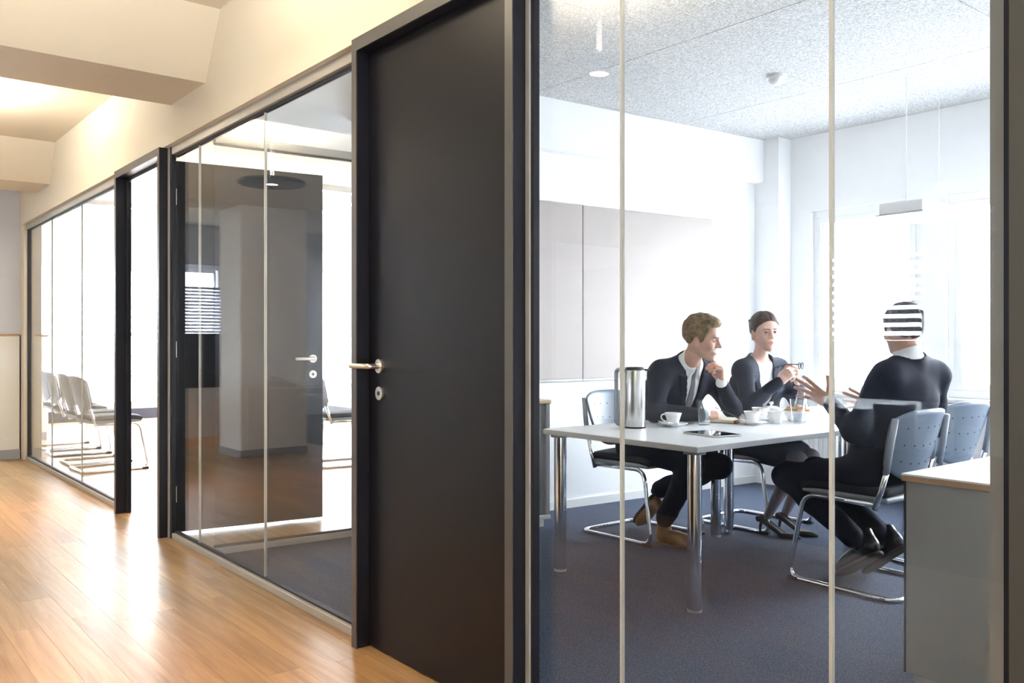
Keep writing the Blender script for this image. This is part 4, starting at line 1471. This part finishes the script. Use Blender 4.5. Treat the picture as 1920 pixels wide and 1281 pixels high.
    cc = rx * f[0] + ry * f[1] + rz_ * f[2]
    wv = np.where(a > -vdepth, .012 + .056 * np.clip(1 + a / vdepth, 0, 1.25), .0015 + .16 * np.clip(-a - vdepth - .10, 0, 1))
    band = (np.abs(b) > wv) & (np.abs(b) < wv + .05 * np.clip(1.1 + a / vdepth, 0, 1) + .004) & (cc > .02) & (a > -vdepth) & (a < -.02)
    JF.D -= (.0075 * band).astype(np.float32)
    nd = nrm(hc + HR @ np.array([-.03, 0, -.10]) - neck)
    JF.cone(neck - u * .02, neck + nd * .010, .080 * sx, .074 * sx, .02)
    cut = np.maximum(np.abs(b) - wv, -(cc - .0))
    cut = np.where(a > .06, 1., cut)
    JF.put(sl, cut, 0, 's')
    # neck opening and hem
    JF.cone(neck - u * .005, neck + nd * .14, (.066 if not female else .060), (.098 if not female else .085), .008, 's')
    hem = -(np.linalg.norm(neck - pel) + (.05 if female else .07))
    JF.put(sl, -(a - hem), .01, 'i')
    arms(JF, .012, end=.012)
    JF.D += wrinkle(x, y, z, .0020, wr_seed).astype(np.float32)
    mesh_obj('jacket', [(*(lambda pq: (pq[0] + inv, pq[1]))(JF.net()), 0)], [mats['suit']], base)
    # ---- shirt with collar and cuffs
    SF = Fld(lo, hi, .0055)
    torso(SF, .006)
    sl, x, y, z = SF.all()
    rx, ry, rz_ = x - neck[0], y - neck[1], z - neck[2]
    a = rx * u[0] + ry * u[1] + rz_ * u[2]; b = rx * l[0] + ry * l[1] + rz_ * l[2]; cc = rx * f[0] + ry * f[1] + rz_ * f[2]
    if not female:
        SF.cone(neck - u * .01, neck + nd * .115, .067, .061, .012)
        an = rx * nd[0] + ry * nd[1] + rz_ * nd[2]
        fw = nrm(f - nd * (f @ nd)); cp = rx * fw[0] + ry * fw[1] + rz_ * fw[2]
        SF.put(sl, np.maximum(np.abs(b) - .42 * (an - .008), -(cp - .02)), 0, 's')
        SF.put(sl, an - .072 + .35 * cp, 0, 'i')
        for s_ in (-1, 1):
            SF.cone(neck + f * .058 + l * s_ * .016 + u * .028, neck + f * .078 + l * s_ * .040 - u * .036, .009, .006, .012)
    else:
        SF.cone(neck - u * .02, neck + nd * .03, .052, .047, .012)
        SF.put(sl, (rx * nd[0] + ry * nd[1] + rz_ * nd[2]) - .020 + .15 * cc, 0, 'i')
    SF.put(sl, -(a + vdepth + .09), 0, 'i')
    for q in 'lr':
        W, E = J[q + 'w'], J[q + 'e']
        dd = nrm(W - E)
        SF.cone(W - dd * .045, W + dd * (.010 if not female else -.01), .0345 * sx, .0335 * sx, 0)
    mesh_obj('shirt', [(*(lambda pq: (pq[0] + inv, pq[1]))(SF.net()), 0)], [M['shirt']], base)
    if tie:
        T = Fld(neck - .45, neck + .2, .0045)
        sl, x, y, z = T.all()
        T2 = Fld(neck - .45, neck + .2, .0045); torso(T2, .0115)
        rx, ry, rz_ = x - neck[0], y - neck[1], z - neck[2]
        a = rx * u[0] + ry * u[1] + rz_ * u[2]; b = rx * l[0] + ry * l[1] + rz_ * l[2]; cc = rx * f[0] + ry * f[1] + rz_ * f[2]
        T.D = T2.D
        T.put(sl, np.maximum(np.maximum(np.abs(b) - (.014 + .075 * np.clip(-a - .03, 0, .4)), a + .012), -(a + vdepth + .05)), 0, 'i')
        T.put(sl, -(cc - .02), 0, 'i')
        T.cone(neck + f * .058 - u * .004, neck + f * .066 - u * .035, .017, .012, .004)
        mesh_obj('tie', [(*(lambda pq: (pq[0] + inv, pq[1]))(T.net()), 0)], [M['tie']], base)
    # ---- trousers or skirt
    P_ = Fld(lo, hi, .0065)
    if not female:
        legs(P_, .012, end=.045, hem=.014)
        P_.cone(hl + u * .10, hr + u * .10, .10, .10, .05)
        sl, x, y, z = P_.all()
        P_.D += wrinkle(x, y, z, .0025, wr_seed + 2).astype(np.float32)
        mesh_obj('trousers', [(*(lambda pq: (pq[0] + inv, pq[1]))(P_.net()), 0)], [mats['suit']], base)
    else:
        for q, hp in (('l', hl), ('r', hr)):
            K = J[q + 'k']
            P_.cone(hp, hp + (K - hp) * .80, .098, .074, .09)
        P_.cone((hl + hr) / 2, ((J['lk'] + J['rk']) / 2 * .75 + (hl + hr) / 2 * .25), .10, .075, .08)
        P_.cone(hl + u * .10, hr + u * .10, .10, .10, .05)
        mesh_obj('skirt', [(*(lambda pq: (pq[0] + inv, pq[1]))(P_.net()), 0)], [mats['suit']], base)
    # ---- shoes
    for (heel, toe, upv) in shoes:
        heel = np.array(heel, float); toe = np.array(toe, float)
        A = frame(toe - heel, upv)
        L = np.linalg.norm(toe - heel) / .29
        S = Fld((-.03, -.07, -.02), (.34, .07, .17), .0035)
        if not female:
            S.ell((.225, 0, .028), (.07, .044, .034), .02)
            S.ell((.14, 0, .040), (.11, .040, .046), .03)
            S.ell((.045, 0, .045), (.048, .036, .055), .02)
            S.cone((.045, 0, .05), (.052, 0, .115), .042, .043, .02)
            sl, x, y, z = S.all()
            S.put(sl, -(z - .004) + 0 * x + 0 * y, 0, 'i')
            S.cone((.052, 0, .09), (.052, 0, .16), .037, .038, 0, 's')
            p, q = S.net()
            sh_ = mesh_obj('shoe', [((p * L) @ A.T + heel + inv, q, 0)], [mats['shoe']], base)
            S2 = Fld((-.03, -.07, -.02), (.34, .07, .05), .004)
            S2.ell((.215, 0, 0), (.085, .050, .03), .02); S2.ell((.12, 0, 0), (.10, .038, .03), .03); S2.ell((.045, 0, 0), (.052, .040, .03), .02)
            sl, x, y, z = S2.all()
            S2.put(sl, np.maximum(z - .008, -.012 - z) + 0 * x + 0 * y, 0, 'i')
            p, q = S2.net()
            mesh_obj('sole', [((p * L) @ A.T + heel + inv, q, 0)], [M['sole']], sh_)
        else:
            S = Fld((-.04, -.06, -.02), (.31, .06, .16), .003)
            # pump: raised heel at x=0 (z .085), ball of the foot at x=.17, pointed toe
            S.cone((.025, 0, .100), (.155, 0, .030), .027, .030, .02)
            S.cone((.155, 0, .026), (.255, 0, .012), .031, .010, .02)
            S.cone((.0, 0, .098), (.03, 0, .105), .026, .026, .015)
            sl, x, y, z = S.all()
            S.put(sl, -(z - np.clip(.078 - .55 * (x - .01), .0, .08)) + 0 * y, 0, 'i')
            S.put(sl, (z - np.clip(.130 - .62 * x, .034, .125)) + 0 * y, .004, 'i')
            S.cone((.03, 0, .125), (.165, 0, .056), .024, .026, .004, 's')
            p, q = S.net()
            sh_ = mesh_obj('shoe', [(p @ A.T + heel + inv, q, 0)], [mats['shoe']], base)
            pts_ = [A @ np.array(v) + heel + inv for v in ((.012, 0, .085), (.004, 0, .045), (.002, 0, .0))]
            MB().tube([tuple(v) for v in pts_], .012, 10, r2=.0045).build('heel', mats['shoe'], sh_, True)
    return base


def scalp(G):
    G.ell((-.014, 0, .030), (.098, .076, .090), .01)
    G.ell((.030, 0, .020), (.062, .066, .075), .03)


def hair_grow(G, xs, zs, vol_side, vol_top, strand):
    """hair layer that thins out to nothing at the hairline (heights zs at the head depths xs)"""
    scalp(G)
    sl, x, y, z = G.all()
    zb = np.interp(x, xs, zs)
    sd = (z - zb + 0 * y)
    up = np.clip((z - .02) / .09, 0, 1)
    T = (vol_side + (vol_top - vol_side) * up) * np.clip(sd / .022, 0, 1) ** .6 + np.where(sd < 0, np.maximum(sd * .5, -.012), 0)
    G.D -= (T + strand(x, y, z) * np.clip(sd / .02, 0, 1)).astype(np.float32)
    for s in (-1, 1):
        G.ell((-.002, s * .084, -.020), (.021, .014, .033), .004, 's')


XS = [-.12, -.08, -.045, -.022, .004, .020, .034, .052, .070, .088, .12]


def hair_short(G, vs, vt, front=.070):
    hair_grow(G, XS, [-.062, -.060, -.050, -.005, .004, -.030, -.010, .030, .055, front, front + .01], vs, vt,
              lambda x, y, z: .0030 * np.sin(45 * x + 190 * y + 25 * z) * np.sin(70 * x - 40 * y + 1) + .0022 * np.sin(130 * x + 80 * y))
    G.ell((.055, -.012, .104), (.042, .050, .022), .02)
    sl, x, y, z = G.all()
    G.put(sl, np.maximum(z - .072 - 0 * y, -(x - .07)), .008, 's')


def hair_updo(G):
    hair_grow(G, XS, [-.066, -.066, -.050, -.005, .006, -.005, .010, .034, .050, .074, .084], .008, .012,
              lambda x, y, z: .0016 * np.sin(140 * z + 60 * x + 70 * np.abs(y)) - .0045 * np.exp(-(y / .005) ** 2) * (x > .0))
    n = 9
    for i in range(n):                       # braided crown
        t = (i / (n - 1) - .5) * 2
        G.ell((-.050 - .030 * t * t, .056 * t, .118 - .050 * t * t), (.020, .013, .013), .006)
    G.ell((-.100, 0, .050), (.030, .042, .038), .012)


GRIP = [(50, 55, 30), (55, 60, 30), (60, 60, 35), (65, 60, 35)]
PEN = [(35, 45, 20), (45, 60, 30), (55, 65, 35), (60, 65, 35)]
OPENF = [(8, 12, 8), (5, 10, 8), (8, 12, 8), (12, 15, 10)]

# man writing at the near table
person('person', 'seated man in a dark navy suit writing in a notebook, hand raised to his chin',
       dict(pel=(-3.70, 4.05, .57), neck=(-3.345, 4.02, 1.068), head=(-3.205, 3.975, 1.222), rs=(-3.40, 3.845, 1.012), ls=(-3.37, 4.205, 1.018),
            re=(-3.32, 3.70, .805), rw=(-3.165, 3.925, .785), le=(-3.25, 4.31, .80), lw=(-3.185, 4.125, .955),
            rk=(-3.24, 3.93, .50), ra=(-3.50, 3.97, .115), lk=(-3.29, 4.25, .455), la=(-3.74, 4.17, .255)),
       (1, -.08, 0), (18, 10, 4), lambda G: hair_short(G, .009, .021),
       dict(skin=M['skin1'], hair=M['hair_blond'], brow=M['brow_blond'], legs=M['seat_dark'], suit=M['suit_navy'], shoe=M['leather_brown']),
       [('r', (.35, .93, .02), (.35, -.15, .93), PEN, (6, 2, -3, -8), [(.75, .5, -.35), (.95, .0, -.35), (.95, -.25, -.1)]),
        ('l', (-.02, -.10, 1), (.55, .80, .1), GRIP, (4, 1, -2, -6), [(.8, .45, -.45), (.9, -.1, -.45), (.8, -.3, -.4)])],
       smile=True, wr_seed=.4,
       shoes=[((-3.545, 3.975, .0), (-3.255, 3.985, .0), (0, 0, 1)), ((-3.735, 4.17, .235), (-3.90, 4.16, .035), (.77, 0, -.64))])
# woman
person('person', 'seated woman in a charcoal jacket and white top holding glasses',
       dict(pel=(-3.52, 4.83, .57), neck=(-3.365, 4.73, 1.075), head=(-3.295, 4.695, 1.262), rs=(-3.365, 4.575, 1.015), ls=(-3.34, 4.895, 1.02),
            re=(-3.26, 4.48, .80), rw=(-3.08, 4.54, .962), le=(-3.20, 4.93, .80), lw=(-3.075, 4.73, .945),
            rk=(-3.06, 4.70, .475), ra=(-3.225, 4.63, .125), lk=(-3.06, 4.835, .48), la=(-3.20, 4.785, .13)),
       (1, -.38, 0), (-30, 2, 2), hair_updo,
       dict(skin=M['skin2'], legs=M['tights'], hair=M['hair_brown'], brow=M['brow_brown'], suit=M['suit_grey'], shoe=M['heel_leather']),
       [('r', (.30, .55, .55), (.35, -.75, .5), PEN, (6, 2, -3, -8), [(.75, .5, -.35), (.95, .1, -.35), (.95, -.1, -.1)]),
        ('l', (.10, -.30, .85), (.75, .5, .1), [(40, 45, 20), (50, 55, 25), (55, 60, 30), (60, 60, 30)], (6, 2, -3, -8), [(.75, .5, -.35), (.95, .1, -.35), (.95, -.1, -.1)])],
       female=True, wr_seed=1.7, vdepth=.30, tie=False,
       shoes=[((-3.275, 4.615, .0), (-3.02, 4.66, .0), (0, 0, 1)), ((-3.245, 4.775, .0), (-2.99, 4.80, .0), (0, 0, 1))])
# man gesturing, seen from behind
person('person', 'man in a midnight blue suit seen from behind, gesturing with both hands',
       dict(pel=(-2.20, 4.10, .57), neck=(-2.085, 4.13, 1.10), head=(-2.115, 4.135, 1.258), ls=(-2.105, 3.975, 1.03), rs=(-2.055, 4.315, 1.03),
            le=(-2.235, 3.895, .775), lw=(-2.415, 3.985, .895), re=(-2.135, 4.515, .765), rw=(-2.42, 4.455, .85),
            lk=(-2.655, 3.97, .50), la=(-2.29, 4.05, .205), rk=(-2.66, 4.24, .50), ra=(-2.25, 4.21, .22)),
       (-1, .18, 0), (150, 4, 0), lambda G: hair_short(G, .009, .015),
       dict(skin=M['skin3'], hair=M['hair_dark'], brow=M['brow_brown'], legs=M['seat_dark'], suit=M['suit_black'], shoe=M['leather_black']),
       [('l', (-.098, -.060, .075), (.70, -.62, .25), OPENF, (14, 3, -8, -20), [(.45, .88, .1), (.55, .8, .1), (.7, .6, .1)]),
        ('r', (-.09, -.085, .045), (-.65, .72, .2), OPENF, (12, 3, -7, -18), [(.45, .88, -.1), (.55, .8, -.1), (.7, .6, -.1)])],
       wr_seed=3.1, tie=False,
       shoes=[((-2.19, 4.06, .175), (-2.43, 4.10, .012), (.5, 0, .86)), ((-2.145, 4.215, .19), (-2.37, 4.235, .015), (.55, 0, .83))])

# pen in the writing hand, eyeglasses in the woman's hand
t = empty('pen', (-3.075, 4.045, .775)); tag(t, 'slim dark pen with silver end in the writing hand', 'pen')
MB().tube([(.022, .062, -.010), (-.028, -.04, .040)], .0042, 10).build('barrel', M['rubber'], t, True)
MB().tube([(-.028, -.04, .040), (-.042, -.068, .054)], .0044, 10).build('cap', M['chrome'], t, True)
MB().tube([(.028, .074, -.0125), (.022, .062, -.010)], .001, 8, r2=.0042).build('tip', M['chrome'], t, True)
t = empty('eyeglasses', (-2.985, 4.615, 1.055), R(20)); tag(t, 'dark framed eyeglasses held by the woman', 'eyeglasses')
for s in (-1, 1):
    MB().tube([(0, s * .033 + .026 * math.cos(a), .019 * math.sin(a)) for a in [i * math.pi / 10 for i in range(20)]], .0022, 8, closed=True).build('rim', M['rubber'], t, True)
    MB().cyl((0, s * .033, 0), .0245, .0015, 24, axis='X').build('lens', M['drink_glass'], t)
    MB().tube([(0, s * .06, .008), (-.012, s * .062, .009), (-.10, s * .055, .004), (-.125, s * .053, -.012)], .0018, 8).build('temple', M['rubber'], t, True)
MB().tube([(0, -.007, .006), (.003, 0, .009), (0, .007, .006)], .002, 8).build('bridge', M['rubber'], t, True)
